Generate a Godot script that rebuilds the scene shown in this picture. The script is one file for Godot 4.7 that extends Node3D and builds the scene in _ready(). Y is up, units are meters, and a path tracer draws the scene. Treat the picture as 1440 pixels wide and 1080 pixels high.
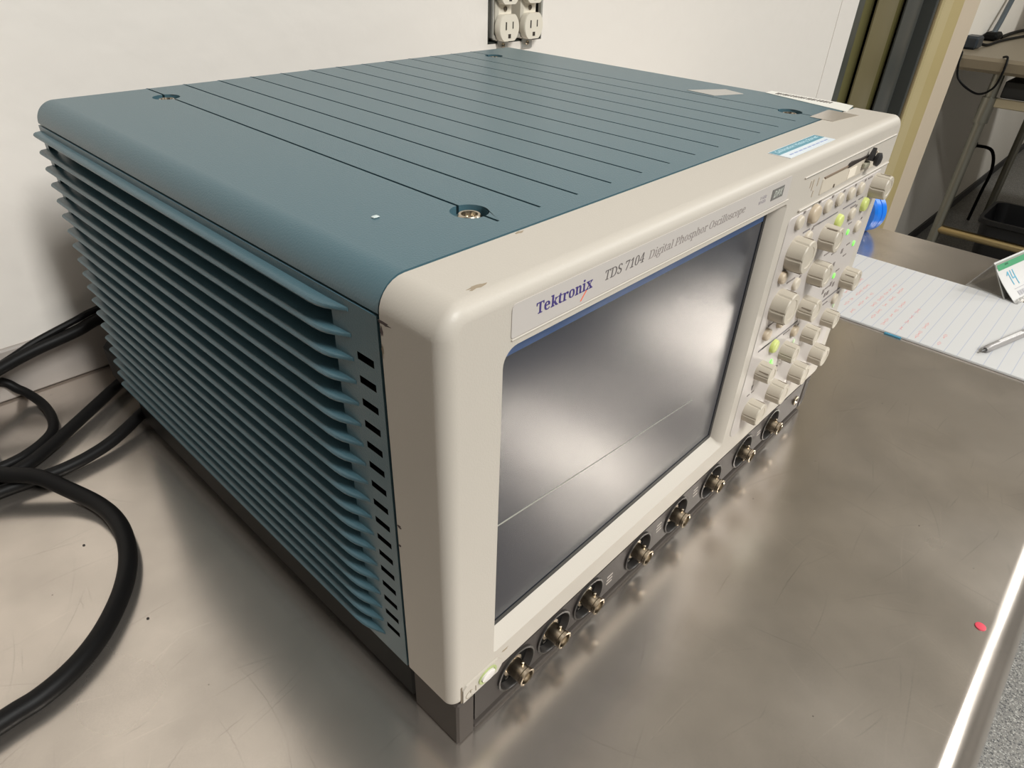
extends Node3D

# ---------------------------------------------------------------- mesh builder
class MB:
	var t := PackedVector3Array()
	func tri(a: Vector3, b: Vector3, c: Vector3) -> void:
		t.append(a); t.append(b); t.append(c)
	func quad(a: Vector3, b: Vector3, c: Vector3, d: Vector3) -> void:
		tri(a, b, c); tri(a, c, d)
	func loft(rings: Array, closed := true) -> void:
		for i in rings.size() - 1:
			var p: PackedVector3Array = rings[i]
			var q: PackedVector3Array = rings[i + 1]
			var n := p.size()
			for j in (n if closed else n - 1):
				var k := (j + 1) % n
				quad(p[j], p[k], q[k], q[j])
	func cap(ring: PackedVector3Array, flip := false) -> void:
		var c := Vector3.ZERO
		for v in ring: c += v
		c /= ring.size()
		for j in ring.size():
			var a := ring[j]
			var b := ring[(j + 1) % ring.size()]
			if flip: tri(c, b, a)
			else: tri(c, a, b)
	func box(lo: Vector3, hi: Vector3, bev := 0.0) -> void:
		bev = minf(bev, 0.49 * minf(hi.x - lo.x, minf(hi.y - lo.y, hi.z - lo.z)))
		var rings := []
		if bev <= 0.0:
			rings = [rect(lo.x, hi.x, lo.y, hi.y, lo.z), rect(lo.x, hi.x, lo.y, hi.y, hi.z)]
		else:
			for s in [[bev, 0.0], [0.0, bev]]: rings.append(oct(lo, hi, s[0], bev, lo.z + s[1]))
			for s in [[0.0, bev], [bev, 0.0]]: rings.append(oct(lo, hi, s[0], bev, hi.z - s[1]))
		loft(rings)
		cap(rings[0], true)
		cap(rings[-1])
	func rect(x0: float, x1: float, y0: float, y1: float, z: float) -> PackedVector3Array:
		return PackedVector3Array([Vector3(x0, y0, z), Vector3(x1, y0, z), Vector3(x1, y1, z), Vector3(x0, y1, z)])
	func oct(lo: Vector3, hi: Vector3, ins: float, b: float, z: float) -> PackedVector3Array:
		var x0 := lo.x + ins; var x1 := hi.x - ins; var y0 := lo.y + ins; var y1 := hi.y - ins
		var c := b - ins * 0.6
		return PackedVector3Array([Vector3(x0 + c, y0, z), Vector3(x1 - c, y0, z), Vector3(x1, y0 + c, z), Vector3(x1, y1 - c, z), Vector3(x1 - c, y1, z), Vector3(x0 + c, y1, z), Vector3(x0, y1 - c, z), Vector3(x0, y0 + c, z)])
	# rounded rectangle ring, corners bottom left, bottom right, top right, top left
	func rrect(x0: float, x1: float, y0: float, y1: float, r: Array, z: float, n := 6) -> PackedVector3Array:
		var out := PackedVector3Array()
		var cx := [x0 + r[0], x1 - r[1], x1 - r[2], x0 + r[3]]
		var cy := [y0 + r[0], y0 + r[1], y1 - r[2], y1 - r[3]]
		for k in 4:
			for i in n + 1:
				var a := PI + k * PI / 2 + PI / 2 * i / n
				out.append(Vector3(cx[k] + r[k] * cos(a), cy[k] + r[k] * sin(a), z))
		return out
	# profile of Vector2(radius, height along local z), turned about local z
	func lathe(profile: Array, xf := Transform3D.IDENTITY, segs := 24) -> void:
		var rings := []
		for p in profile:
			var ring := PackedVector3Array()
			for i in segs:
				var a := TAU * i / segs
				ring.append(xf * Vector3(p.x * cos(a), p.x * sin(a), p.y))
			rings.append(ring)
		loft(rings)
		if profile[0].x > 1e-6: cap(rings[0], true)
		if profile[-1].x > 1e-6: cap(rings[-1])
	func tube(pts: PackedVector3Array, r: float, segs := 12) -> void:
		var rings := []
		var up := Vector3(0.13, 1, 0.07).normalized()
		for i in pts.size():
			var d := (pts[mini(i + 1, pts.size() - 1)] - pts[maxi(i - 1, 0)]).normalized()
			up = (up - d * up.dot(d)).normalized()
			var side := up.cross(d)
			var ring := PackedVector3Array()
			for k in segs:
				var a := TAU * k / segs
				ring.append(pts[i] + (side * sin(a) + up * cos(a)) * r * -1.0)
			ring.reverse()
			rings.append(ring)
		loft(rings)
		cap(rings[0], true)
		cap(rings[-1])
	# extrude an xy outline (counter-clockwise) from z0 to z1
	func extrude(poly: PackedVector2Array, z0: float, z1: float) -> void:
		var a := PackedVector3Array(); var b := PackedVector3Array()
		for p in poly:
			a.append(Vector3(p.x, p.y, z0)); b.append(Vector3(p.x, p.y, z1))
		loft([a, b])
		var ix := Geometry2D.triangulate_polygon(poly)
		for i in range(0, ix.size(), 3):
			var A := poly[ix[i]]; var B := poly[ix[i + 1]]; var C := poly[ix[i + 2]]
			if (B - A).cross(C - A) < 0: var s := B; B = C; C = s
			tri(Vector3(A.x, A.y, z1), Vector3(B.x, B.y, z1), Vector3(C.x, C.y, z1))
			tri(Vector3(A.x, A.y, z0), Vector3(C.x, C.y, z0), Vector3(B.x, B.y, z0))
	func moved(xf: Transform3D) -> MB:
		for i in t.size(): t[i] = xf * t[i]
		return self
	func mesh(crease := 35.0) -> ArrayMesh:
		var v := PackedVector3Array(); var nn := PackedVector3Array()
		var fn := PackedVector3Array(); var at := {}
		var cnt := t.size() / 3
		for i in cnt:
			var w := (t[i * 3 + 1] - t[i * 3]).cross(t[i * 3 + 2] - t[i * 3])
			fn.append(w)
			if w.length_squared() < 1e-22: continue
			for k in 3:
				var key := Vector3i((t[i * 3 + k] * 200000.0).round())
				if not at.has(key): at[key] = PackedInt32Array()
				at[key].append(i)
		var cc := cos(deg_to_rad(crease))
		for i in cnt:
			if fn[i].length_squared() < 1e-22: continue
			var me := fn[i].normalized()
			for k in [0, 2, 1]:
				var p := t[i * 3 + k]
				var s := Vector3.ZERO
				for o in at[Vector3i((p * 200000.0).round())]:
					if fn[o].normalized().dot(me) > cc: s += fn[o]
				v.append(p); nn.append(s.normalized() if s.length_squared() > 1e-24 else me)
		var arr := []
		arr.resize(Mesh.ARRAY_MAX)
		arr[Mesh.ARRAY_VERTEX] = v; arr[Mesh.ARRAY_NORMAL] = nn
		var m := ArrayMesh.new()
		m.add_surface_from_arrays(Mesh.PRIMITIVE_TRIANGLES, arr)
		return m

# ---------------------------------------------------------------- helpers
const W := 0.44
const H := 0.2515
const HB := 0.0349
const ZS := -0.0333     # seam between bezel and teal housing
const ZB := -0.377      # back of the housing
const ZW := -0.4955     # wall behind the bench
const FLOOR := -1.04
var rng := RandomNumberGenerator.new()

func mat(c: Color, rough := 0.5, metal := 0.0, spec := 0.5) -> StandardMaterial3D:
	var m := StandardMaterial3D.new()
	m.albedo_color = c; m.roughness = rough; m.metallic = metal; m.metallic_specular = spec
	return m

func rgb(r: int, g: int, b: int) -> Color:
	return Color(r / 255.0, g / 255.0, b / 255.0)

func bumpy(m: StandardMaterial3D, freq: float, scale: float, strength: float, seed_ := 1) -> StandardMaterial3D:
	var n := FastNoiseLite.new()
	n.seed = seed_; n.frequency = freq; n.fractal_octaves = 4
	var tx := NoiseTexture2D.new()
	tx.width = 512; tx.height = 512; tx.seamless = true; tx.as_normal_map = true; tx.bump_strength = 6.0; tx.noise = n
	m.normal_enabled = true; m.normal_texture = tx; m.normal_scale = strength
	m.uv1_triplanar = true; m.uv1_world_triplanar = true; m.uv1_scale = Vector3.ONE * scale
	return m

func add(called: String, mesh: Mesh, m: Material, parent: Node = self, label := "") -> MeshInstance3D:
	var o := MeshInstance3D.new()
	o.name = called; o.mesh = mesh; o.material_override = m
	parent.add_child(o, true)
	if label: o.set_meta("label", label)
	return o

func obj(called: String, b: MB, m: Material, parent: Node = self, crease := 35.0) -> MeshInstance3D:
	return add(called, b.mesh(crease), m, parent)

func thing(called: String, label: String, category: String, at := Vector3.ZERO) -> Node3D:
	var o := Node3D.new()
	o.name = called; add_child(o, true); o.position = at
	o.set_meta("label", label); o.set_meta("category", category)
	return o

func tag(o: Node, label: String, category: String, group := "") -> void:
	o.set_meta("label", label); o.set_meta("category", category)
	if group: o.set_meta("group", group)

func struct(called: String, b: MB, m: Material, label: String, crease := 35.0) -> MeshInstance3D:
	var o := obj(called, b, m, self, crease)
	o.set_meta("kind", "structure"); o.set_meta("label", label); o.set_meta("category", called.split("_")[0])
	return o

func bx(x0: float, x1: float, y0: float, y1: float, z0: float, z1: float, bev := 0.0) -> MB:
	var b := MB.new()
	b.box(Vector3(x0, y0, z0), Vector3(x1, y1, z1), bev)
	return b

func smooth(pts: Array, steps := 8) -> PackedVector3Array:
	var out := PackedVector3Array()
	var n := pts.size()
	for i in n - 1:
		var a: Vector3 = pts[maxi(i - 1, 0)]; var b: Vector3 = pts[i]; var c: Vector3 = pts[i + 1]; var d: Vector3 = pts[mini(i + 2, n - 1)]
		for k in steps:
			out.append(b.cubic_interpolate(c, a, d, float(k) / steps))
	out.append(pts[-1])
	return out

func text(called: String, s: String, x0: float, x1: float, y0: float, y1: float, z: float, m: Material, parent: Node, font := "Droid Serif", weight := 400, italic := false, shear := 0.0) -> MeshInstance3D:
	var f := SystemFont.new()
	f.font_names = PackedStringArray([font]); f.font_weight = weight; f.font_italic = italic
	var tm := TextMesh.new()
	tm.text = s; tm.font = f; tm.font_size = 48; tm.pixel_size = 0.01; tm.depth = 0.02; tm.curve_step = 1.0
	var bb := tm.get_aabb()
	var src := tm.surface_get_arrays(0)
	var v: PackedVector3Array = src[Mesh.ARRAY_VERTEX]
	var sx := (x1 - x0) / bb.size.x
	var sy := (y1 - y0) / bb.size.y
	for i in v.size():
		var p := v[i]
		var yy := (p.y - bb.position.y) * sy
		v[i] = Vector3(x0 + (p.x - bb.position.x) * sx + yy * shear, y0 + yy, z + (p.z + 0.01) * 0.005)
	src[Mesh.ARRAY_VERTEX] = v
	src[Mesh.ARRAY_TANGENT] = null
	var am := ArrayMesh.new()
	am.add_surface_from_arrays(Mesh.PRIMITIVE_TRIANGLES, src)
	return add(called, am, m, parent)

# scratched, brushed steel: brightness image used for roughness and faint colour
func steel_image(seed_: int) -> Image:
	var im := Image.create(1024, 1024, false, Image.FORMAT_RGB8)
	im.fill(Color(0.93, 0.93, 0.93))
	var r := RandomNumberGenerator.new()
	r.seed = seed_
	var n := FastNoiseLite.new()
	n.seed = seed_; n.frequency = 0.006; n.fractal_octaves = 4
	for y in 1024:
		for x in 1024:
			var ex := mini(x, 1023 - x); var ey := mini(y, 1023 - y)
			var edge := clampf(minf(ex, ey) / 90.0, 0, 1)
			var g := 0.93 + 0.08 * n.get_noise_2d(x, y) * edge + r.randf_range(-0.012, 0.012)
			im.set_pixel(x, y, Color(g, g, g))
	for k in 620:
		var p := Vector2(r.randf() * 1024, r.randf() * 1024)
		var a := r.randf_range(-0.5, 0.6) + (PI / 2 if r.randf() < 0.35 else 0.0)
		var ln := r.randi_range(20, 150)
		var bend := r.randf_range(-0.004, 0.004)
		var dk := r.randf_range(-0.10, 0.06)
		for i in ln:
			p += Vector2(cos(a), sin(a)); a += bend
			var q := Vector2i(posmod(int(p.x), 1024), posmod(int(p.y), 1024))
			var g := clampf(im.get_pixelv(q).r + dk * (1.0 - absf(2.0 * i / ln - 1.0)), 0.2, 1)
			im.set_pixelv(q, Color(g, g, g))
	for k in 26:
		var q := Vector2i(r.randi_range(1, 1022), r.randi_range(1, 1022))
		var g := r.randf_range(0.25, 0.5)
		im.set_pixelv(q, Color(g, g, g))
		if k % 2: im.set_pixelv(q + Vector2i(1, 0), Color(g, g, g))
	return im

func steel(c: Color, rough: float, im: Image, scale: float) -> StandardMaterial3D:
	var m := mat(c, rough, 0.90)
	var tx := ImageTexture.create_from_image(im)
	m.albedo_texture = tx
	var rough_im := Image.create(512, 512, false, Image.FORMAT_RGB8)
	var n := FastNoiseLite.new()
	n.seed = 44; n.noise_type = FastNoiseLite.TYPE_SIMPLEX_SMOOTH; n.frequency = 0.007; n.fractal_octaves = 2
	for y in 512:
		for x in 512:
			var edge := clampf(minf(mini(x, 511 - x), mini(y, 511 - y)) / 60.0, 0, 1)
			var g := clampf(0.78 + 0.30 * n.get_noise_2d(x, y) * edge, 0.4, 1.0)
			rough_im.set_pixel(x, y, Color(g, g, g))
	m.roughness_texture = ImageTexture.create_from_image(rough_im)
	m.uv1_triplanar = true; m.uv1_world_triplanar = true; m.uv1_scale = Vector3.ONE * scale
	return m

func speckle_image(base: Color, cols: Array, count: int, seed_: int) -> Image:
	var im := Image.create(512, 512, false, Image.FORMAT_RGB8)
	im.fill(base)
	var r := RandomNumberGenerator.new()
	r.seed = seed_
	for k in count:
		var x := r.randi_range(0, 511); var y := r.randi_range(0, 511)
		var c: Color = cols[r.randi() % cols.size()]
		var w := r.randi_range(1, 4); var h := r.randi_range(1, 4)
		im.fill_rect(Rect2i(x, y, w, h), c)
	return im

# ---------------------------------------------------------------- scene
var teal: StandardMaterial3D
var beige: StandardMaterial3D
var dark: StandardMaterial3D
var black: StandardMaterial3D
var nickel: StandardMaterial3D
var grey_ink: StandardMaterial3D
var wall_paint: StandardMaterial3D

func _ready() -> void:
	rng.seed = 7
	# camera
	var cam := Camera3D.new()
	cam.name = "camera"
	var right := Vector3(0.68384397, 0.03516135, 0.72878056)
	var down := Vector3(-0.38932242, -0.82717616, 0.40522544)
	var fwd := Vector3(0.61707817, -0.56084159, -0.55197033)
	cam.transform = Transform3D(Basis(right, -down, -fwd), Vector3(-0.11805399, 0.34875903, 0.1348476))
	cam.keep_aspect = Camera3D.KEEP_HEIGHT
	cam.fov = 59.7607
	cam.near = 0.01; cam.far = 60.0
	add_child(cam)
	cam.current = true
	# environment
	var we := WorldEnvironment.new()
	we.name = "world"
	var env := Environment.new()
	env.background_mode = Environment.BG_COLOR
	env.background_color = Color(0, 0, 0)
	env.tonemap_mode = Environment.TONE_MAPPER_LINEAR
	env.tonemap_exposure = 1.0
	env.sdfgi_enabled = true; env.ssao_enabled = true; env.ssil_enabled = true
	we.environment = env
	add_child(we)
	# ceiling lamps
	var lamp_at := [Vector3(-0.03, 1.78, 1.50), Vector3(1.95, 1.78, 1.50), Vector3(3.65, 1.78, 1.50)]
	for k in lamp_at.size(): ceiling_lamp(lamp_at[k], [7.6, 2.6, 5.6][k], ["ceiling lamp panel above the left end of the bench", "ceiling lamp panel over the middle of the room", "ceiling lamp panel towards the second bench"] [k])

	materials()
	room()
	bench()
	far_corner()
	oscilloscope()
	bench_things()

const LAMP_TINT := Color(1.0, 1.0, 0.985)

func ceiling_lamp(at: Vector3, power: float, label: String) -> void:
	var o := thing("ceiling_lamp", label, "ceiling lamp", at)
	o.rotation.y = PI / 2
	var frame := MB.new()
	frame.box(Vector3(-0.62, 0.0, -0.19), Vector3(0.62, 0.04, 0.19), 0.006)
	obj("frame", frame, mat(rgb(230, 230, 226), 0.5), o)
	var gl := mat(rgb(240, 240, 235), 0.6)
	gl.emission_enabled = true; gl.emission = LAMP_TINT; gl.emission_energy_multiplier = 1.2
	obj("diffuser", bx(-0.58, 0.58, -0.012, 0.0, -0.16, 0.16, 0.003), gl, o)
	var l := AreaLight3D.new()
	l.name = "lamp_light"
	l.area_size = Vector2(1.16, 0.32)
	l.light_color = LAMP_TINT; l.light_energy = power
	l.shadow_enabled = true
	l.rotation.x = -PI / 2
	l.position.y = -0.02
	l.area_range = 14.0; l.area_attenuation = 2.0
	o.add_child(l)

func materials() -> void:
	teal = bumpy(mat(rgb(69, 98, 108), 0.32, 0.0, 0.5), 0.12, 14.0, 0.10, 3)
	beige = bumpy(mat(rgb(186, 179, 169), 0.42, 0.0, 0.4), 0.12, 14.0, 0.06, 4)
	dark = bumpy(mat(rgb(54, 49, 47), 0.45, 0.0, 0.5), 0.12, 14.0, 0.08, 5)
	black = mat(rgb(13, 13, 13), 0.55, 0.0, 0.25)
	nickel = mat(rgb(190, 178, 160), 0.24, 1.0)
	grey_ink = mat(rgb(126, 118, 114), 0.6)
	wall_paint = bumpy(mat(rgb(232, 226, 219), 0.75, 0.0, 0.3), 0.018, 2.3, 0.10, 8)

# ---------------------------------------------------------------- the room
func room() -> void:
	var paint := wall_paint
	var plain := mat(rgb(214, 208, 200), 0.8)
	# back wall with the socket opening (x 0.517..0.615, y 0.234..0.345) and the doorway from x 1.738 to 2.40
	var b := MB.new()
	var ox0 := 0.5165; var ox1 := 0.6145; var oy0 := 0.2345; var oy1 := 0.345
	b.box(Vector3(-1.00, FLOOR, ZW - 0.14), Vector3(ox0, 1.85, ZW))
	b.box(Vector3(ox1, FLOOR, ZW - 0.14), Vector3(1.738, 1.85, ZW))
	b.box(Vector3(ox0, FLOOR, ZW - 0.14), Vector3(ox1, oy0, ZW))
	b.box(Vector3(ox0, oy1, ZW - 0.14), Vector3(ox1, 1.85, ZW))
	struct("wall_back", b, paint, "rough white plastered wall behind the steel bench")
	# casing board beside the doorway
	struct("trim_1", bx(1.632, 1.738, FLOOR, 1.85, ZW, ZW + 0.0015, 0.0005), paint, "white casing board at the right end of the wall")
	var fl := mat(Color(1, 1, 1), 0.55)
	fl.albedo_texture = ImageTexture.create_from_image(speckle_image(rgb(122, 120, 116), [rgb(84, 82, 80), rgb(150, 148, 143), rgb(176, 174, 168), rgb(62, 62, 64), rgb(132, 128, 122)], 26000, 5))
	fl.uv1_triplanar = true; fl.uv1_world_triplanar = true; fl.uv1_scale = Vector3.ONE * 2.2
	struct("floor", bx(-1.00, 7.2, FLOOR - 0.1, FLOOR, -2.2, 4.2), fl, "grey speckled floor below the bench edge")
	struct("ceiling", bx(-1.00, 7.2, 1.82, 1.95, -2.2, 4.2), mat(rgb(240, 238, 232), 0.9), "white ceiling of the workshop")
	struct("wall_bounce_block", bx(-1.00, -0.90, FLOOR, 1.85, -2.2, 4.2), mat(rgb(40, 39, 38), 0.8), "unseen dark wall added close on the left to cut bounce light")  # added out of view, dark and close, to cut bounce on the oscilloscope side
	struct("wall_right", bx(7.2, 7.3, FLOOR, 1.85, -2.2, 4.2), plain, "plain wall at the far right of the workshop")
	struct("wall_front", bx(-1.00, 7.2, FLOOR, 1.85, 4.2, 4.3), mat(rgb(140, 136, 130), 0.8), "plain wall facing the bench")
	struct("wall_rear", bx(-1.00, 7.2, FLOOR, 1.85, -2.3, -2.2), plain, "wall of the dark space behind the strip curtain")
	# doorway
	var jy := mat(rgb(190, 172, 122), 0.45)
	var jb := mat(rgb(122, 106, 76), 0.5)
	var jp := mat(rgb(198, 182, 138), 0.4)
	var frame := Node3D.new()
	frame.name = "door_1"; add_child(frame)
	frame.set_meta("kind", "structure"); frame.set_meta("label", "yellow painted door frame beside the strip curtain"); frame.set_meta("category", "door")
	obj("stop_strip", bx(2.425, 2.440, FLOOR, 1.85, -0.56, -0.502, 0.003), mat(rgb(70, 72, 70), 0.5), frame)
	obj("edge_strip", bx(2.440, 2.452, FLOOR, 1.85, -0.56, -0.498, 0.002), jb, frame)
	obj("inner_jamb", bx(2.452, 2.56, FLOOR, 1.85, -0.60, -0.490, 0.006), jp, frame)
	obj("outer_jamb", bx(2.563, 2.72, FLOOR, 1.85, -0.60, -0.496, 0.006), jy, frame)
	obj("header", bx(1.738, 2.72, 1.3, 1.85, -0.60, -0.497, 0.004), jy, frame)
	struct("pillar_1", bx(2.72, 2.954, FLOOR, 1.85, -0.66, -0.50, 0.004), mat(rgb(206, 190, 168), 0.7), "narrow cream wall strip right of the door frame")
	struct("wall_side", bx(2.954, 7.2, FLOOR, 1.85, -0.76, -0.655), bumpy(mat(rgb(234, 228, 218), 0.7), 0.02, 2.0, 0.2, 9), "white wall behind the second bench")
	struct("baseboard_side", bx(2.954, 7.2, FLOOR, FLOOR + 0.06, -0.655, -0.645, 0.002), mat(rgb(30, 30, 33), 0.5), "dark baseboard under the second bench")
	# strip curtain in the doorway, each hanging strip a part
	var cur := thing("strip_curtain", "olive strip curtain hanging in the doorway", "curtain", Vector3(0, 0, -0.535))
	var cols := [rgb(70, 74, 70), rgb(104, 99, 64), rgb(116, 107, 78), rgb(108, 102, 64), rgb(70, 72, 70), rgb(118, 110, 72)]
	var xs := [[1.742, 1.884, -0.006], [1.872, 1.998, 0.008], [1.985, 2.150, -0.006], [2.152, 2.236, 0.006], [2.222, 2.372, -0.008], [2.362, 2.410, 0.008]]
	for k in xs.size():
		var poly := PackedVector2Array()
		var n := 8
		for i in n + 1:
			var u := float(i) / n
			poly.append(Vector2(lerpf(xs[k][0], xs[k][1], u), xs[k][2] + 0.006 * sin(PI * u) * (1 if k % 2 else -1)))
		for i in n + 1:
			var u := 1.0 - float(i) / n
			poly.append(Vector2(lerpf(xs[k][0], xs[k][1], u), xs[k][2] + 0.006 * sin(PI * u) * (1 if k % 2 else -1) + 0.004))
		var sb := MB.new()
		sb.extrude(poly, FLOOR + 0.02, 1.29)
		sb.moved(Transform3D(Basis(Vector3(1, 0, 0), Vector3(0, 0, -1), Vector3(0, 1, 0)), Vector3.ZERO))
		obj("strip", sb, mat(cols[k], 0.3, 0.0, 0.5), cur)
	obj("hanging_rail", bx(1.745, 2.40, 1.26, 1.295, -0.02, -0.012), mat(rgb(120, 118, 112), 0.4, 1.0), cur)
	sockets()

func sockets() -> void:
	var o := thing("wall_socket", "open steel box with two cream duplex sockets in the wall", "socket", Vector3(0.5655, 0.29, ZW))
	var st := mat(rgb(170, 170, 168), 0.4, 1.0)
	var x0 := -0.0485; var x1 := 0.0485; var y0 := -0.055; var y1 := 0.0545
	var bb := MB.new()
	bb.box(Vector3(x0, y0, -0.05), Vector3(x1, y1, -0.047))
	bb.box(Vector3(x0, y0, -0.047), Vector3(x0 + 0.002, y1, -0.001))
	bb.box(Vector3(x1 - 0.002, y0, -0.047), Vector3(x1, y1, -0.001))
	bb.box(Vector3(x0 + 0.002, y0, -0.047), Vector3(x1 - 0.002, y0 + 0.002, -0.001))
	bb.box(Vector3(x0 + 0.002, y1 - 0.002, -0.047), Vector3(x1 - 0.002, y1, -0.001))
	obj("box", bb, mat(rgb(60, 64, 62), 0.5, 0.5), o)
	var rim := MB.new()
	rim.box(Vector3(x0 + 0.004, y0 + 0.006, -0.002), Vector3(x0 + 0.0065, y1, 0.004), 0.0006)
	rim.box(Vector3(x1 - 0.0065, y0 + 0.006, -0.002), Vector3(x1 - 0.004, y1, 0.004), 0.0006)
	rim.box(Vector3(x0 + 0.0065, y0 + 0.004, -0.002), Vector3(x1 - 0.0065, y0 + 0.0095, 0.003), 0.0006)
	obj("mud_ring", rim, mat(rgb(214, 212, 205), 0.4, 0.7), o)
	var cream := mat(rgb(226, 219, 204), 0.4)
	for k in 2:
		var cx: float = [-0.0240, 0.0200][k]
		var body := bx(cx - 0.0140, cx + 0.0140, -0.0525, 0.050, -0.03, 0.004, 0.003)
		var outlet := obj("duplex_socket", body, cream, o)
		var bt := bx(cx - 0.0095, cx + 0.0095, -0.0640, -0.0515, 0.0003, 0.0022, 0.0006)
		obj("yoke", bt, mat(rgb(222, 220, 214), 0.35, 0.8), outlet)
		var sc := MB.new()
		sc.lathe([Vector2(0.0025, 0.004), Vector2(0.0025, 0.0058), Vector2(0.0016, 0.0065)], Transform3D(Basis.IDENTITY, Vector3(cx, -0.0575, -0.0025)), 12)
		obj("screw", sc, nickel, outlet)
		for j in 2:
			var cy: float = [-0.0378, 0.0012][j]
			var f := MB.new()
			var rings := []
			for s in [[0.0175, 0.0, 0.0], [0.0175, 0.007, 1.0], [0.0165, 0.0085, 1.0]]:
				var ring := PackedVector3Array()
				for i in 32:
					var a := TAU * i / 32
					ring.append(Vector3(cx + s[0] * cos(a), cy + clampf(s[0] * 1.02 * sin(a), -0.0142, 0.0142), 0.004 + s[1]))
				rings.append(ring)
			f.loft(rings); f.cap(rings[-1])
			var face := obj("socket_face", f, cream, outlet)
			var slots := MB.new()
			slots.box(Vector3(cx - 0.0072, cy - 0.002, 0.0122), Vector3(cx - 0.0052, cy + 0.0065, 0.0128))
			slots.box(Vector3(cx + 0.0048, cy - 0.001, 0.0122), Vector3(cx + 0.0064, cy + 0.0065, 0.0128))
			slots.box(Vector3(cx - 0.0022, cy - 0.011, 0.0122), Vector3(cx + 0.0022, cy - 0.0065, 0.0128))
			add("slots", slots.mesh(), mat(rgb(52, 46, 40), 0.7), outlet)
		var ms := MB.new()
		ms.lathe([Vector2(0.0028, 0.006), Vector2(0.0028, 0.007), Vector2(0.0018, 0.0078)], Transform3D(Basis.IDENTITY, Vector3(cx, -0.0183, -0.002)), 12)
		obj("centre_screw", ms, mat(rgb(120, 112, 100), 0.4, 1.0), outlet)

# ---------------------------------------------------------------- the steel bench
func bench() -> void:
	var im := steel_image(11)
	var top_m := steel(rgb(229, 219, 209), 0.285, im, 1.9)
	var o := thing("steel_bench", "scratched stainless steel bench carrying the oscilloscope", "bench", Vector3(-0.1, 0, -0.15))
	var off := -o.position
	var b := MB.new()
	# section across z: flat top, round nose at the front, apron
	var poly := PackedVector2Array()
	var r := 0.020
	var zf := 0.203
	poly.append(Vector2(ZW + 0.001, 0.0))
	poly.append(Vector2(ZW + 0.001, -0.04))
	poly.append(Vector2(zf - 0.012, -0.04))
	poly.append(Vector2(zf - 0.012, -0.050)); poly.append(Vector2(zf, -0.050))
	for i in 11:
		var a := PI / 2 * i / 10
		poly.append(Vector2(zf - r + r * cos(a), -r + r * sin(a)))
	b.extrude(poly, -0.89, 0.968)
	# local (px, py, pz) -> world (pz, py, px) keeping handedness by flipping
	var out := MB.new()
	for i in range(0, b.t.size(), 3):
		var A := b.t[i]; var B := b.t[i + 1]; var C := b.t[i + 2]
		out.tri(Vector3(A.z, A.y, A.x) + off, Vector3(C.z, C.y, C.x) + off, Vector3(B.z, B.y, B.x) + off)
	obj("tabletop", out, top_m, o, 40.0)
	var leg_m := mat(rgb(170, 166, 160), 0.35, 1.0)
	for p in [[-0.82, -0.42], [-0.82, 0.13], [0.89, -0.42], [0.89, 0.13]]:
		var lg := MB.new()
		lg.lathe([Vector2(0.02, FLOOR), Vector2(0.02, -0.04)], Transform3D(Basis(Vector3(1, 0, 0), Vector3(0, 0, -1), Vector3(0, 1, 0)), Vector3(p[0], 0, p[1]) + off), 16)
		obj("leg", lg, leg_m, o)
	var ss := MB.new()
	ss.box(Vector3(-0.9, 0.0005, ZW), Vector3(0.968, 0.046, ZW + 0.006), 0.0015)
	struct("trim_2", ss, mat(rgb(164, 156, 150), 0.5, 0.0, 0.5), "grey strip along the foot of the wall behind the bench")

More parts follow.
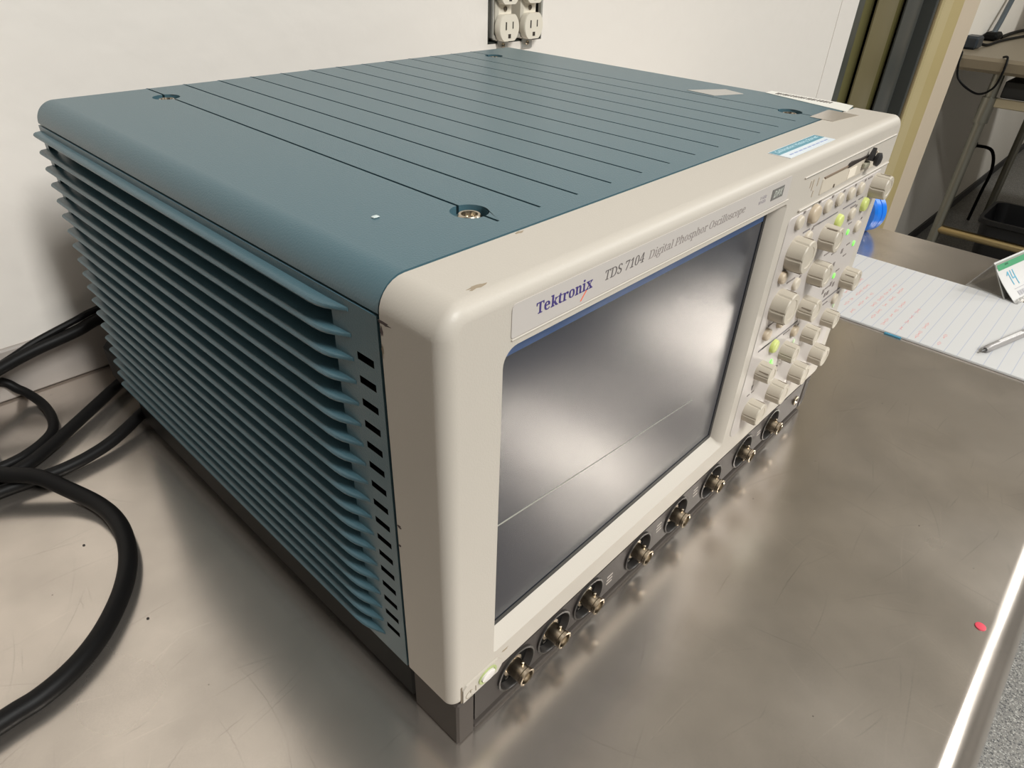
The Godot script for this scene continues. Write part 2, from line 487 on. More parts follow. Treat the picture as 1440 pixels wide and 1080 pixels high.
# ---------------------------------------------------------------- far corner with the second bench
func far_corner() -> void:
	var o := thing("second_bench", "steel work bench standing against the white wall at the far right", "bench", Vector3(3.30, 0, -0.65))
	var off := -o.position
	var st := mat(rgb(150, 148, 138), 0.4, 0.9)
	var tb := MB.new()
	tb.box(Vector3(3.30, -0.055, -0.65) + off, Vector3(4.9, 0.0, 0.75) + off, 0.012)
	obj("tabletop", tb, bumpy(mat(rgb(132, 121, 102), 0.45, 0.2), 0.05, 3.0, 0.1, 12), o)
	for p in [[3.40, -0.43], [3.40, 0.65], [4.8, -0.43], [4.8, 0.65]]:
		var lg := MB.new()
		lg.lathe([Vector2(0.021, FLOOR), Vector2(0.021, -0.055)], Transform3D(Basis(Vector3(1, 0, 0), Vector3(0, 0, -1), Vector3(0, 1, 0)), Vector3(p[0], 0, p[1]) + off), 16)
		lg.lathe([Vector2(0.028, -0.25), Vector2(0.028, -0.15)], Transform3D(Basis(Vector3(1, 0, 0), Vector3(0, 0, -1), Vector3(0, 1, 0)), Vector3(p[0], 0, p[1]) + off), 16)
		obj("leg", lg, st, o)
	var rail := MB.new()
	rail.tube(PackedVector3Array([Vector3(3.40, -0.715, -0.43) + off, Vector3(3.40, -0.715, 0.65) + off]), 0.019, 14)
	obj("lower_rail", rail, mat(rgb(206, 184, 138), 0.28, 1.0), o)
	obj("apron", bx(3.39, 3.41, -0.185, -0.15, -0.41, 0.63, 0.003).moved(Transform3D(Basis.IDENTITY, off)), mat(rgb(176, 164, 138), 0.5, 0.3), o)
	var dr := MB.new()
	dr.box(Vector3(3.415, -0.15, -0.40) + off, Vector3(4.5, -0.085, 0.6) + off, 0.004)
	obj("drawer_box", dr, mat(rgb(40, 40, 40), 0.5), o)
	# bin
	var bn := thing("waste_bin", "black plastic waste bin under the second bench", "bin", Vector3(3.68, FLOOR, -0.06))
	var rb := MB.new()
	var prof := [[0.155, 0.20, 0.0], [0.175, 0.235, 0.36], [0.187, 0.247, 0.365], [0.187, 0.247, 0.385], [0.172, 0.232, 0.385], [0.150, 0.195, 0.02]]
	var rings := []
	for p in prof:
		var ring := rb.rrect(-p[0], p[0], -p[1], p[1], [0.05, 0.05, 0.05, 0.05], 0, 5)
		for i in ring.size(): ring[i] = Vector3(ring[i].x, p[2], -ring[i].y)
		rings.append(ring)
	rb.loft(rings); rb.cap(rings[0], true); rb.cap(rings[-1])
	obj("body", rb, mat(rgb(24, 24, 26), 0.45), bn)
	obj("blue_liner_edge", bx(-0.165, -0.155, 0.375, 0.392, 0.02, 0.21, 0.002), mat(rgb(30, 78, 160), 0.4), bn, 35.0)
	# wall plug and its lead
	var pl := thing("wall_plug", "black plug pushed into the plate low on the far white wall", "plug", Vector3(4.75, -0.62, -0.655))
	obj("plate", bx(-0.05, 0.05, -0.07, 0.07, 0, 0.006, 0.002), mat(rgb(58, 54, 48), 0.5), pl)
	obj("plug_body", bx(-0.02, 0.02, -0.005, 0.035, 0.006, 0.04, 0.006), black, pl)
	var ld := MB.new()
	ld.tube(smooth([Vector3(0, 0.015, 0.04), Vector3(0.02, 0.0, 0.12), Vector3(0.02, -0.10, 0.16), Vector3(0.02, -0.25, 0.155), Vector3(0.02, -0.415, 0.15)], 6), 0.009, 8)
	obj("lead", ld, black, pl)
	# loop of cable hanging over the edge
	var lp := MB.new()
	lp.tube(smooth([Vector3(3.335, 0.0052, -0.585), Vector3(3.31, 0.006, -0.572), Vector3(3.284, -0.03, -0.565), Vector3(3.28, -0.08, -0.548), Vector3(3.28, -0.114, -0.503), Vector3(3.28, -0.128, -0.451), Vector3(3.28, -0.098, -0.412), Vector3(3.284, -0.04, -0.403), Vector3(3.308, 0.006, -0.41), Vector3(3.34, 0.0048, -0.43)], 7), 0.0042, 8)
	tag(obj("cable_loop", lp, black), "thin black cable hanging in a loop from the far bench edge", "cable")
	# connectors and leads on the second bench
	var c1 := thing("power_adapter", "black power adapter at the corner of the far bench", "adapter", Vector3(3.56, 0.0005, -0.60))
	obj("body", bx(-0.05, 0.05, 0, 0.05, -0.03, 0.03, 0.008), mat(rgb(34, 42, 50), 0.4), c1)
	var cl := MB.new()
	cl.tube(smooth([Vector3(0.05, 0.02, 0.01), Vector3(0.15, 0.006, 0.03), Vector3(0.4, 0.006, 0.03), Vector3(0.7, 0.006, 0.05), Vector3(1.1, 0.006, 0.09)], 6), 0.006, 8)
	obj("lead", cl, black, c1)
	var c2 := thing("slim_stand", "dark slim stand leaning up against the white wall on the far bench", "stand", Vector3(4.02, 0.0, -0.62))  # slim dark arm leaning from a black foot
	var sp := MB.new()
	sp.tube(PackedVector3Array([Vector3(0, 0.02, 0), Vector3(0.06, 0.08, 0.0), Vector3(0.20, 0.19, -0.01)]), 0.012, 10)
	obj("arm", sp, mat(rgb(78, 86, 92), 0.4), c2)
	obj("foot", bx(-0.06, 0.07, 0, 0.035, -0.03, 0.03, 0.01), black, c2)
	var cw := MB.new()
	cw.tube(smooth([Vector3(4.12, 0.008, -0.60), Vector3(4.4, 0.008, -0.61), Vector3(4.6, 0.012, -0.595), Vector3(4.85, 0.008, -0.6)], 8), 0.008, 8)
	tag(obj("black_cable", cw, black), "black cable lying along the wall on the far bench", "cable")
	var bxo := thing("paper_box", "white box standing on the far bench against the wall", "box", Vector3(4.72, 0.0, -0.42))
	obj("carton", bx(-0.10, 0.26, 0.0, 0.30, -0.05, 0.05, 0.003), mat(rgb(226, 220, 212), 0.7), bxo)
	obj("carton_lid", bx(-0.104, 0.264, 0.24, 0.303, -0.054, 0.054, 0.003), mat(rgb(214, 208, 200), 0.7), bxo)  # lid slightly wider and greyer than the carton

# ---------------------------------------------------------------- the oscilloscope
func oscilloscope() -> void:
	var o := thing("oscilloscope", "large teal and beige bench oscilloscope on the steel bench", "oscilloscope")
	scope_cover(o)
	scope_side(o)
	scope_bezel(o)
	scope_screen(o)
	scope_panel(o)
	scope_base(o)
	scope_stickers(o)

func csg_box(parent: Node, x0: float, x1: float, y0: float, y1: float, z0: float, z1: float, m: Material, called: String, sub := true) -> CSGBox3D:
	var c := CSGBox3D.new()
	c.name = called
	c.size = Vector3(x1 - x0, y1 - y0, z1 - z0)
	c.position = Vector3(x0 + x1, y0 + y1, z0 + z1) / 2
	c.material = m
	if sub: c.operation = CSGShape3D.OPERATION_SUBTRACTION
	parent.add_child(c, true)
	return c

func scope_cover(o: Node3D) -> void:
	var r := 0.0125
	var z1 := ZS - 0.0006
	var n := 14
	var x0 := 0.0006
	var x1 := W - 0.0006
	var depth := 0.0042
	# outline of the flat top in (x, -z), cut by thirteen grooves open at the back and four round wells
	var top := PackedVector2Array([Vector2(x0 + r, -z1), Vector2(x1 - r, -z1), Vector2(x1 - r, -ZB), Vector2(x0 + r, -ZB)])
	var wells := [Vector2(0.0697, 0.061), Vector2(0.0690, 0.3445), Vector2(0.3758, 0.3470), Vector2(0.3758, 0.0580)]
	var cuts := []
	for k in 13:
		var gx := 0.0706 + (0.3753 - 0.0706) * k / 12.0
		var za := 0.0450 - 0.0025 * k / 12.0
		var g := PackedVector2Array([Vector2(gx - 0.0007, za), Vector2(gx + 0.0007, za), Vector2(gx + 0.0007, -ZB + 0.001), Vector2(gx - 0.0007, -ZB + 0.001)])
		for w in wells:
			if absf(w.x - gx) > 0.004: continue
			var c := PackedVector2Array()
			for i in 40: c.append(w + Vector2(cos(TAU * i / 40), sin(TAU * i / 40)) * 0.0083)
			g = Geometry2D.merge_polygons(g, c)[0]
		cuts.append(g)
		top = Geometry2D.clip_polygons(top, g)[0]
	var b := MB.new()
	var flat := func(poly: PackedVector2Array, y: float) -> void:
		var ix := Geometry2D.triangulate_polygon(poly)
		for i in range(0, ix.size(), 3):
			var A := poly[ix[i]]; var B := poly[ix[i + 1]]; var C := poly[ix[i + 2]]
			if (B - A).cross(C - A) < 0: var sw := B; B = C; C = sw
			b.tri(Vector3(A.x, y, -A.y), Vector3(B.x, y, -B.y), Vector3(C.x, y, -C.y))
	flat.call(top, H)
	for g in cuts:
		flat.call(g, H - depth)
		var ccw := not Geometry2D.is_polygon_clockwise(g)
		for i in g.size():
			var p: Vector2 = g[i]; var q: Vector2 = g[(i + 1) % g.size()]
			if not ccw: var sw := p; p = q; q = sw
			b.quad(Vector3(p.x, H, -p.y), Vector3(q.x, H, -q.y), Vector3(q.x, H - depth, -q.y), Vector3(p.x, H - depth, -p.y))
	for side in 2:
		var f := PackedVector3Array(); var k := PackedVector3Array()
		for i in n + 1:
			var a := PI / 2 + PI / 2 * i / n if side == 0 else PI / 2 * i / n
			var cx := x0 + r if side == 0 else x1 - r
			var p := Vector3(cx + r * cos(a), H - r + r * sin(a), 0)
			f.append(p + Vector3(0, 0, z1)); k.append(p + Vector3(0, 0, ZB))
		b.loft([k, f], false)
	# front and rear edges of the shell
	var sec := PackedVector2Array()
	for i in n + 1:
		var a := PI - PI / 2 * i / n
		sec.append(Vector2(x0 + r + r * cos(a), H - r + r * sin(a)))
	for i in n + 1:
		var a := PI / 2 - PI / 2 * i / n
		sec.append(Vector2(x1 - r + r * cos(a), H - r + r * sin(a)))
	sec.append(Vector2(x1 - 0.01, H - r)); sec.append(Vector2(x1 - 0.012, H - 0.008))
	sec.append(Vector2(0.0126, H - 0.008)); sec.append(Vector2(0.0106, H - r))
	var si := Geometry2D.triangulate_polygon(sec)
	for z in [z1, ZB]:
		for i in range(0, si.size(), 3):
			var A := sec[si[i]]; var B := sec[si[i + 1]]; var C := sec[si[i + 2]]
			if ((B - A).cross(C - A) < 0) == (z == z1): var sw := B; B = C; C = sw
			b.tri(Vector3(A.x, A.y, z), Vector3(B.x, B.y, z), Vector3(C.x, C.y, z))
	obj("top_cover", b, teal, o, 14.0)
	for w in wells:
		var s := MB.new()
		var up := Transform3D(Basis(Vector3(1, 0, 0), Vector3(0, 0, -1), Vector3(0, 1, 0)), Vector3(w.x, H - depth, -w.y))
		s.lathe([Vector2(0.0052, 0), Vector2(0.0052, 0.0024), Vector2(0.0046, 0.0031), Vector2(0.0036, 0.0031), Vector2(0.0031, 0.0012), Vector2(0.0001, 0.0008)], up, 28)
		obj("cover_screw", s, nickel, o, 25.0)

func slat_mesh() -> ArrayMesh:
	# cross section in (x, y), lip towards -x; counter-clockwise seen from +z
	var sec := [Vector2(0.009, 0.0026), Vector2(0.0, 0.0018), Vector2(-0.0028, 0.0015), Vector2(-0.0040, 0.0008), Vector2(-0.0044, -0.0003), Vector2(-0.0040, -0.0012), Vector2(-0.0028, -0.0017), Vector2(0.0005, -0.0014), Vector2(0.009, -0.0002)]
	var zs := [[ZB, 1.0], [-0.071, 1.0], [-0.066, 0.93], [-0.062, 0.78], [-0.058, 0.52], [-0.054, 0.22], [-0.0515, 0.02]]
	var b := MB.new()
	var rings := []
	for s in zs:
		var ring := PackedVector3Array()
		for p in sec:
			var x: float = p.x
			var y: float = p.y
			if x < 0.0005: x = minf(x * s[1], 0.0)
			y = y * lerpf(0.45, 1.0, s[1]) + (1.0 - s[1]) * 0.0016
			ring.append(Vector3(x, y, s[0]))
		rings.append(ring)
	b.loft(rings)
	b.cap(rings[0], true); b.cap(rings[-1])
	return b.mesh(40.0)

func scope_side(o: Node3D) -> void:
	var y0 := HB + 0.001
	var y1 := H - 0.0135
	var side := CSGBox3D.new()
	side.name = "side_panel"
	side.size = Vector3(0.004, y1 - y0, ZS - 0.0012 - ZB)
	side.position = Vector3(0.0022, (y0 + y1) / 2, (ZS - 0.0012 + ZB) / 2)
	side.material = teal
	o.add_child(side, true)
	var c := side.position
	csg_box(side, -0.01 - c.x, 0.01 - c.x, 0.0415 - c.y, 0.2325 - c.y, ZB + 0.006 - c.z, -0.0625 - c.z, teal, "opening")
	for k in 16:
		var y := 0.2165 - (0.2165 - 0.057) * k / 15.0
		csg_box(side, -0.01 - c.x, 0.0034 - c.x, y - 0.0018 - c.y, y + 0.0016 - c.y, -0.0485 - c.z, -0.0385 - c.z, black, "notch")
	# louvres
	var sm := slat_mesh()
	for k in 19:
		var y := 0.2326
		if k > 0: y = lerpf(0.2218, 0.0445, (k - 1) / 17.0)
		var s := add("louver_slat", sm, teal, o)
		s.position = Vector3(0, y, 0)
	for k in 6:
		var z := -0.105 - k * 0.0475
		obj("vent_rib", bx(0.0062, 0.0082, 0.0415, 0.232, z - 0.0011, z + 0.0011), teal, o)
	# dark inside and the other three sides
	obj("chassis", bx(0.014, W - 0.006, HB + 0.0005, H - 0.0085, ZB + 0.001, ZS - 0.002), mat(rgb(14, 15, 15), 0.8), o)
	obj("side_panel_far", bx(W - 0.005, W - 0.0006, y0, y1, ZB, ZS - 0.0012, 0.0008), teal, o)
	var back := MB.new()
	back.box(Vector3(0.010, HB, ZB - 0.004), Vector3(W - 0.010, H - 0.009, ZB + 0.0005), 0.001)
	obj("rear_plate", back, mat(rgb(60, 62, 62), 0.5), o)
	for x in [0.022, W - 0.022]:
		for y in [0.037, H - 0.060]:
			var fx: float = x if y < 0.1 else lerpf(x, W / 2, 0.25)
			obj("rear_foot", bx(fx - 0.018, fx + 0.018, y - 0.019, y + 0.019, -0.436, ZB - 0.004, 0.005), black, o)

func scope_bezel(o: Node3D) -> void:
	var b := MB.new()
	var rings := []
	var f := 0.0062
	var n := 7
	var rc := 0.0118
	rings.append(b.rrect(0.0008, W - 0.0008, HB + 0.0008, H - 0.0008, [0.003, 0.003, rc, rc], ZS, n))
	rings.append(b.rrect(0, W, HB, H, [0.003, 0.003, rc, rc], ZS + 0.0008, n))
	for i in 9:
		var a := PI / 2 * i / 8
		var ins := f * (1 - cos(a))
		var rr := lerpf(rc, 0.0085, i / 8.0) - ins * 0.45
		rings.append(b.rrect(ins, W - ins, HB + ins * 0.55, H - ins, [0.003, 0.004, rr, rr], -f + f * sin(a), n))
	# opening for the display: steep walls, wide ledge at the bottom
	rings.append(b.rrect(0.0275, 0.2575, 0.0535, 0.2280, [0.002, 0.0025, 0.003, 0.0075], 0.0, n))
	rings.append(b.rrect(0.0278, 0.2535, 0.0562, 0.2275, [0.0015, 0.0015, 0.002, 0.0072], -0.0030, n))
	rings.append(b.rrect(0.0278, 0.2515, 0.0600, 0.2275, [0.001, 0.001, 0.001, 0.0072], -0.0075, n))
	rings.append(b.rrect(0.0278, 0.2515, 0.0600, 0.2275, [0.001, 0.001, 0.001, 0.0072], -0.0095, n))
	b.loft(rings)
	var bz := obj("bezel", b, beige, o, 32.0)
	# title strip, a hair proud, and the ridges of the front
	var plate := mat(rgb(186, 180, 175), 0.35)
	var ts := MB.new()
	var tr := [ts.rrect(0.0310, 0.2530, 0.2314, 0.2446, [0.001, 0.001, 0.001, 0.0022], -0.0005, 4), ts.rrect(0.0310, 0.2530, 0.2314, 0.2446, [0.001, 0.001, 0.001, 0.0022], 0.0003, 4)]
	ts.loft(tr); ts.cap(tr[1])
	obj("title_strip", ts, plate, o)
	obj("strip_edge", bx(0.0312, 0.2560, 0.2304, 0.2311, -0.0004, 0.0006, 0.0002), beige, o)
	var ink := mat(rgb(58, 46, 112), 0.5)
	text("maker_lettering", "Tektronix", 0.0436, 0.0762, 0.2364, 0.2413, 0.0003, ink, o, "Droid Serif", 700)
	var red := MB.new()
	red.extrude(PackedVector2Array([Vector2(0.0692, 0.2328), Vector2(0.0697, 0.2328), Vector2(0.0728, 0.2363), Vector2(0.0722, 0.2363)]), 0.0003, 0.0005)
	obj("red_slash", red, mat(rgb(226, 110, 84), 0.5), o)
	text("model_lettering", "TDS 7104", 0.0838, 0.1112, 0.2366, 0.2409, 0.0003, mat(rgb(96, 90, 88), 0.5), o, "Droid Serif", 400, false, 0.12)
	text("type_lettering", "Digital Phosphor Oscilloscope", 0.1146, 0.2006, 0.2353, 0.2405, 0.0003, mat(rgb(140, 132, 128), 0.5), o, "Droid Serif", 400, true, 0.2)
	text("rate_lettering", "1 GHz", 0.2168, 0.2240, 0.2389, 0.2407, 0.0003, mat(rgb(150, 142, 150), 0.5), o, "Droid Sans")
	text("rate_lettering", "10 GS/s", 0.2158, 0.2240, 0.2366, 0.2384, 0.0003, mat(rgb(150, 142, 150), 0.5), o, "Droid Sans")
	var emb := obj("emblem_plate", bx(0.2306, 0.2448, 0.2354, 0.2413, 0, 0.0005), mat(rgb(108, 106, 102), 0.5), o)
	text("emblem_lettering", "DPX", 0.2330, 0.2428, 0.2366, 0.2402, 0.0005, mat(rgb(176, 178, 170), 0.5), emb, "Droid Sans", 700, false, 0.25)
	# power button with its raised tab at the lower left corner
	var pb := MB.new()
	var poly := PackedVector2Array([Vector2(0.0062, 0.0362), Vector2(0.030, 0.0362), Vector2(0.033, 0.0395), Vector2(0.0330, 0.0440), Vector2(0.0300, 0.0475), Vector2(0.0240, 0.0480), Vector2(0.0085, 0.0480), Vector2(0.0062, 0.0460)])
	pb.extrude(poly, -0.001, 0.0009)
	var pt := obj("power_tab", pb, beige, o)
	obj("tab_gap", bx(0.0053, 0.0062, 0.0362, 0.0490, -0.0004, 0.0002), mat(rgb(120, 108, 92), 0.6), o)
	var ring := MB.new()
	var rg := []
	for s in [[0.0062, 0.0009], [0.0062, 0.0016], [0.0052, 0.0016], [0.0046, 0.0011]]:
		var q := PackedVector3Array()
		for i in 28:
			var a := TAU * i / 28
			q.append(Vector3(0.0225 + s[0] * cos(a), 0.0425 + s[0] * 0.72 * sin(a), s[1]))
		rg.append(q)
	ring.loft(rg)
	obj("power_light_ring", ring, mat(rgb(168, 180, 124), 0.4), o)
	var btn := MB.new()
	var bq := []
	for s in [[0.0046, 0.0009], [0.0044, 0.0022], [0.0036, 0.0026]]:
		var q := PackedVector3Array()
		for i in 28:
			var a := TAU * i / 28
			q.append(Vector3(0.0225 + s[0] * cos(a), 0.0425 + s[0] * 0.70 * sin(a), s[1]))
		bq.append(q)
	btn.loft(bq); btn.cap(bq[-1])
	obj("power_button", btn, mat(rgb(214, 208, 204), 0.35), o)
	var sym := MB.new()
	var pts := PackedVector3Array()
	for i in 15:
		var a := deg_to_rad(50 + 260.0 * i / 14)
		pts.append(Vector3(0.0105 + 0.0026 * cos(a), 0.0395 + 0.0026 * sin(a), 0.0009))
	sym.tube(pts, 0.00022, 5)
	sym.box(Vector3(0.0143, 0.0382, 0.0008), Vector3(0.0147, 0.0422, 0.0012))
	sym.box(Vector3(0.0108, 0.0402, 0.0008), Vector3(0.0112, 0.0425, 0.0012))
	obj("power_symbol", sym, mat(rgb(150, 140, 124), 0.6), o)
	# scuffs
	var scuff := mat(rgb(150, 136, 116), 0.7)
	var scuff_dark := mat(rgb(70, 56, 54), 0.7)
	blot(o, Vector3(0.0219, H, -0.0078), Vector3(1, 0, 0), Vector3(0, 0, -1), 0.0050, 0.0014, scuff, 21)
	blot(o, Vector3(0.0677, H, -0.0310), Vector3(1, 0, 0), Vector3(0, 0, -1), 0.0030, 0.0010, scuff, 22)
	blot(o, Vector3(0.0, 0.2370, -0.0300), Vector3(0, 0, 1), Vector3(0, 1, 0), 0.0042, 0.0009, scuff_dark, 23)
	blot(o, Vector3(0.0, 0.2335, -0.0318), Vector3(0, 0, 1), Vector3(0, 1, 0), 0.0010, 0.0026, scuff_dark, 24)
	blot(o, Vector3(0.0, 0.2260, -0.0320), Vector3(0, 0, 1), Vector3(0, 1, 0), 0.0007, 0.0040, mat(rgb(120, 108, 92), 0.7), 25)
	blot(o, Vector3(0.0, 0.1390, -0.0312), Vector3(0, 0, 1), Vector3(0, 1, 0), 0.0018, 0.0013, scuff_dark, 26)
	blot(o, Vector3(0.0, 0.1270, -0.0316), Vector3(0, 0, 1), Vector3(0, 1, 0), 0.0013, 0.0008, scuff_dark, 27)
	blot(o, Vector3(0.036, 0.0480, 0.0), Vector3(1, 0, 0), Vector3(0, 1, 0), 0.0025, 0.0010, scuff, 28)

func blot(o: Node3D, at: Vector3, u: Vector3, v: Vector3, ru: float, rv: float, m: Material, sd: int) -> void:
	var r := RandomNumberGenerator.new()
	r.seed = sd
	var b := MB.new()
	var lo := PackedVector3Array(); var hi := PackedVector3Array()
	var nrm := u.cross(v).normalized()
	for i in 14:
		var a := TAU * i / 14
		var k := r.randf_range(0.35, 1.0)
		var p := at + u * ru * k * cos(a) + v * rv * k * sin(a)
		lo.append(p - nrm * 0.0001); hi.append(p + nrm * 0.00012)
	b.loft([lo, hi]); b.cap(hi)
	obj("scuff_mark", b, m, o)

func scope_screen(o: Node3D) -> void:
	var sc := mat(rgb(44, 47, 56), 0.20, 0.0, 0.58)
	obj("display_screen", bx(0.0275, 0.2485, 0.0635, 0.2285, -0.0100, -0.0080), sc, o)
	var bd := MB.new()
	bd.box(Vector3(0.2485, 0.0595, -0.0100), Vector3(0.2520, 0.2285, -0.0076))
	bd.box(Vector3(0.0270, 0.0595, -0.0100), Vector3(0.2485, 0.0635, -0.0076))
	obj("display_border", bd, mat(rgb(24, 26, 30), 0.35), o)
	obj("blue_top_strip", bx(0.0275, 0.2485, 0.2178, 0.2225, -0.0080, -0.0078), mat(rgb(52, 84, 132), 0.35), o)  # thin blue strip along the top of the display
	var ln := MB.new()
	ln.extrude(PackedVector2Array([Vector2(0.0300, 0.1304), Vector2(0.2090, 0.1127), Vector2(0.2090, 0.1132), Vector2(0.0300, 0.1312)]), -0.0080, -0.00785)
	obj("screen_line", ln, mat(rgb(158, 156, 148), 0.5), o)  # thin pale slanted line across the display

func knob_mesh(r: float, h: float) -> ArrayMesh:
	var b := MB.new()
	var rings := []
	for s in [[1.0, 0.0], [0.99, h * 0.2], [0.95, h * 0.93], [0.90, h], [0.62, h], [0.58, h - 0.0004]]:
		var ring := PackedVector3Array()
		for i in 60:
			var a := TAU * i / 60
			var q: float = s[0] * r
			if i % 10 == 0 and s[1] < h * 0.95 and s[1] > 0.0: q -= 0.0005
			ring.append(Vector3(q * cos(a), q * sin(a), s[1]))
		rings.append(ring)
	b.loft(rings); b.cap(rings[-1])
	return b.mesh(28.0)

func oval_button(o: Node3D, called: String, x: float, y: float, z: float, rx: float, ry: float, h: float, m: Material) -> MeshInstance3D:
	var b := MB.new()
	var rings := []
	for s in [[1.0, 0.0], [0.98, h * 0.6], [0.86, h * 0.92], [0.6, h]]:
		var q := PackedVector3Array()
		for i in 24:
			var a := TAU * i / 24
			q.append(Vector3(rx * s[0] * cos(a), ry * s[0] * sin(a), s[1]))
		rings.append(q)
	b.loft(rings); b.cap(rings[-1])
	var n := obj(called, b, m, o, 50.0)
	n.position = Vector3(x, y, z)
	return n

func scope_panel(o: Node3D) -> void:
	var plate_m := mat(rgb(184, 177, 172), 0.4)
	var pz := 0.0005
	var p := MB.new()
	var rr := [p.rrect(0.2665, 0.4215, 0.0530, 0.2165, [0.008, 0.010, 0.002, 0.004], -0.001, 5), p.rrect(0.2665, 0.4215, 0.0530, 0.2165, [0.008, 0.010, 0.002, 0.004], pz - 0.0003, 5), p.rrect(0.2668, 0.4212, 0.0533, 0.2162, [0.008, 0.010, 0.002, 0.004], pz, 5)]
	p.loft(rr); p.cap(rr[-1])
	obj("control_panel", p, plate_m, o)
	obj("panel_ridge", bx(0.2765, 0.4320, 0.2186, 0.2198, -0.0005, 0.0014, 0.0005), beige, o)
	obj("panel_ridge", bx(0.2730, 0.4300, 0.2386, 0.2395, -0.0005, 0.0010, 0.0004), beige, o)
	# divider lines
	var dl := mat(rgb(112, 108, 110), 0.5)
	obj("divider_line", bx(0.2757, 0.3375, 0.1230, 0.1240, pz, pz + 0.0003), dl, o)
	obj("divider_line", bx(0.3807, 0.4210, 0.1230, 0.1240, pz, pz + 0.0003), dl, o)
	for s in [[0.2947, 0.3048], [0.3174, 0.3503], [0.3600, 0.3832], [0.3890, 0.3977]]:
		obj("divider_line", bx(s[0], s[1], 0.2008, 0.2016, pz, pz + 0.0003), dl, o)
	# knobs
	var knob_m := bumpy(mat(rgb(182, 173, 158), 0.45), 0.12, 14.0, 0.05, 6)
	var meshes := {"large": knob_mesh(0.0110, 0.0106), "middle": knob_mesh(0.0088, 0.0106), "small": knob_mesh(0.0072, 0.0098)}
	var kn := [[0.4106, 0.2070, "middle", 95], [0.3324, 0.1889, "middle", -60], [0.2828, 0.1913, "large", 75], [0.3327, 0.1635, "middle", 60], [0.4142, 0.1337, "middle", -35],
		[0.2806, 0.1564, "large", 70], [0.3339, 0.1361, "middle", -20], [0.3969, 0.1047, "small", 80], [0.3588, 0.1054, "small", 65], [0.3208, 0.1056, "small", 50], [0.2835, 0.1050, "small", -25],
		[0.3975, 0.0713, "middle", 70], [0.3592, 0.0708, "middle", 65], [0.3211, 0.0708, "middle", 75], [0.2828, 0.0718, "middle", 60]]
	for k in kn:
		var q := add("knob", meshes[k[2]], knob_m, o)
		q.position = Vector3(k[0] + 0.0035, k[1] - 0.0008, pz)
		var rad: float = {"large": 0.0110, "middle": 0.0088, "small": 0.0072}[k[2]]
		for da in [0, 180]:
			var a := deg_to_rad(k[3] + da)
			var ib := MB.new()
			ib.box(Vector3(rad * 0.955, -0.00035, 0.0024), Vector3(rad * 1.0, 0.00035, 0.0092))
			ib.moved(Transform3D(Basis(Vector3(0, 0, 1), a), Vector3.ZERO))
			obj("index_line", ib, mat(rgb(126, 114, 100), 0.6), q)
	# buttons
	var cream := mat(rgb(192, 182, 166), 0.4)
	var tan_m := mat(rgb(188, 172, 150), 0.4)
	var lit := mat(rgb(188, 194, 122), 0.4)
	lit.emission_enabled = true; lit.emission = rgb(190, 214, 70); lit.emission_energy_multiplier = 0.12
	for bpos in [[0.2813, 0.2113], [0.3242, 0.2113], [0.3438, 0.2113], [0.3643, 0.2108], [0.3829, 0.2103], [0.3038, 0.1960], [0.3814, 0.1927], [0.4053, 0.1774], [0.3076, 0.1626], [0.4106, 0.1164]]:
		oval_button(o, "push_button", bpos[0], bpos[1], pz, 0.0047, 0.0044, 0.0024, cream)
	oval_button(o, "push_button", 0.3018, 0.2118, pz, 0.0066, 0.0060, 0.0036, tan_m).set_meta("label", "wider tan push button")
	for bpos in [[0.2790, 0.1765], [0.2797, 0.1355], [0.2995, 0.1374], [0.3343, 0.1169]]:
		oval_button(o, "push_button", bpos[0], bpos[1], pz, 0.0047, 0.0042, 0.0030, tan_m)
	for bpos in [[0.4034, 0.1946], [0.3556, 0.1938], [0.3000, 0.1183]]:
		oval_button(o, "lit_button", bpos[0], bpos[1], pz, 0.0050, 0.0050, 0.0032, lit).set_meta("label", "push button lit yellow green")
	var led := mat(rgb(150, 240, 120), 0.4)
	led.emission_enabled = true; led.emission = rgb(110, 240, 90); led.emission_energy_multiplier = 0.5
	for q in [[0.3875, 0.1776], [0.4122, 0.1623], [0.3892, 0.1428], [0.3057, 0.1027], [0.3074, 0.1001]]:
		oval_button(o, "indicator_light", q[0], q[1], pz, 0.0016, 0.0022, 0.0010, led).set_meta("label", "green glowing indicator")
	var pale := mat(rgb(196, 214, 178), 0.4)
	for q in [[0.3423, 0.1044], [0.4151, 0.1090], [0.3421, 0.1018]]:
		oval_button(o, "indicator_light", q[0], q[1], pz, 0.0016, 0.0024, 0.0008, pale).set_meta("label", "unlit pale green indicator")
	# print: short rows of dashes too small to read, triangles and squares
	var pr := MB.new()
	var r := RandomNumberGenerator.new()
	r.seed = 31
	for q in [[0.2873, 0.2160], [0.3098, 0.2174], [0.3309, 0.2160], [0.3508, 0.2155], [0.3716, 0.2150], [0.3905, 0.2145], [0.3889, 0.1966], [0.4122, 0.1821], [0.3140, 0.1661], [0.3102, 0.2000], [0.4180, 0.1192], [0.3411, 0.1192]]:
		pr.box(Vector3(q[0] - 0.0012, q[1] - 0.0008, pz), Vector3(q[0] + 0.0012, q[1] + 0.0008, pz + 0.0003))
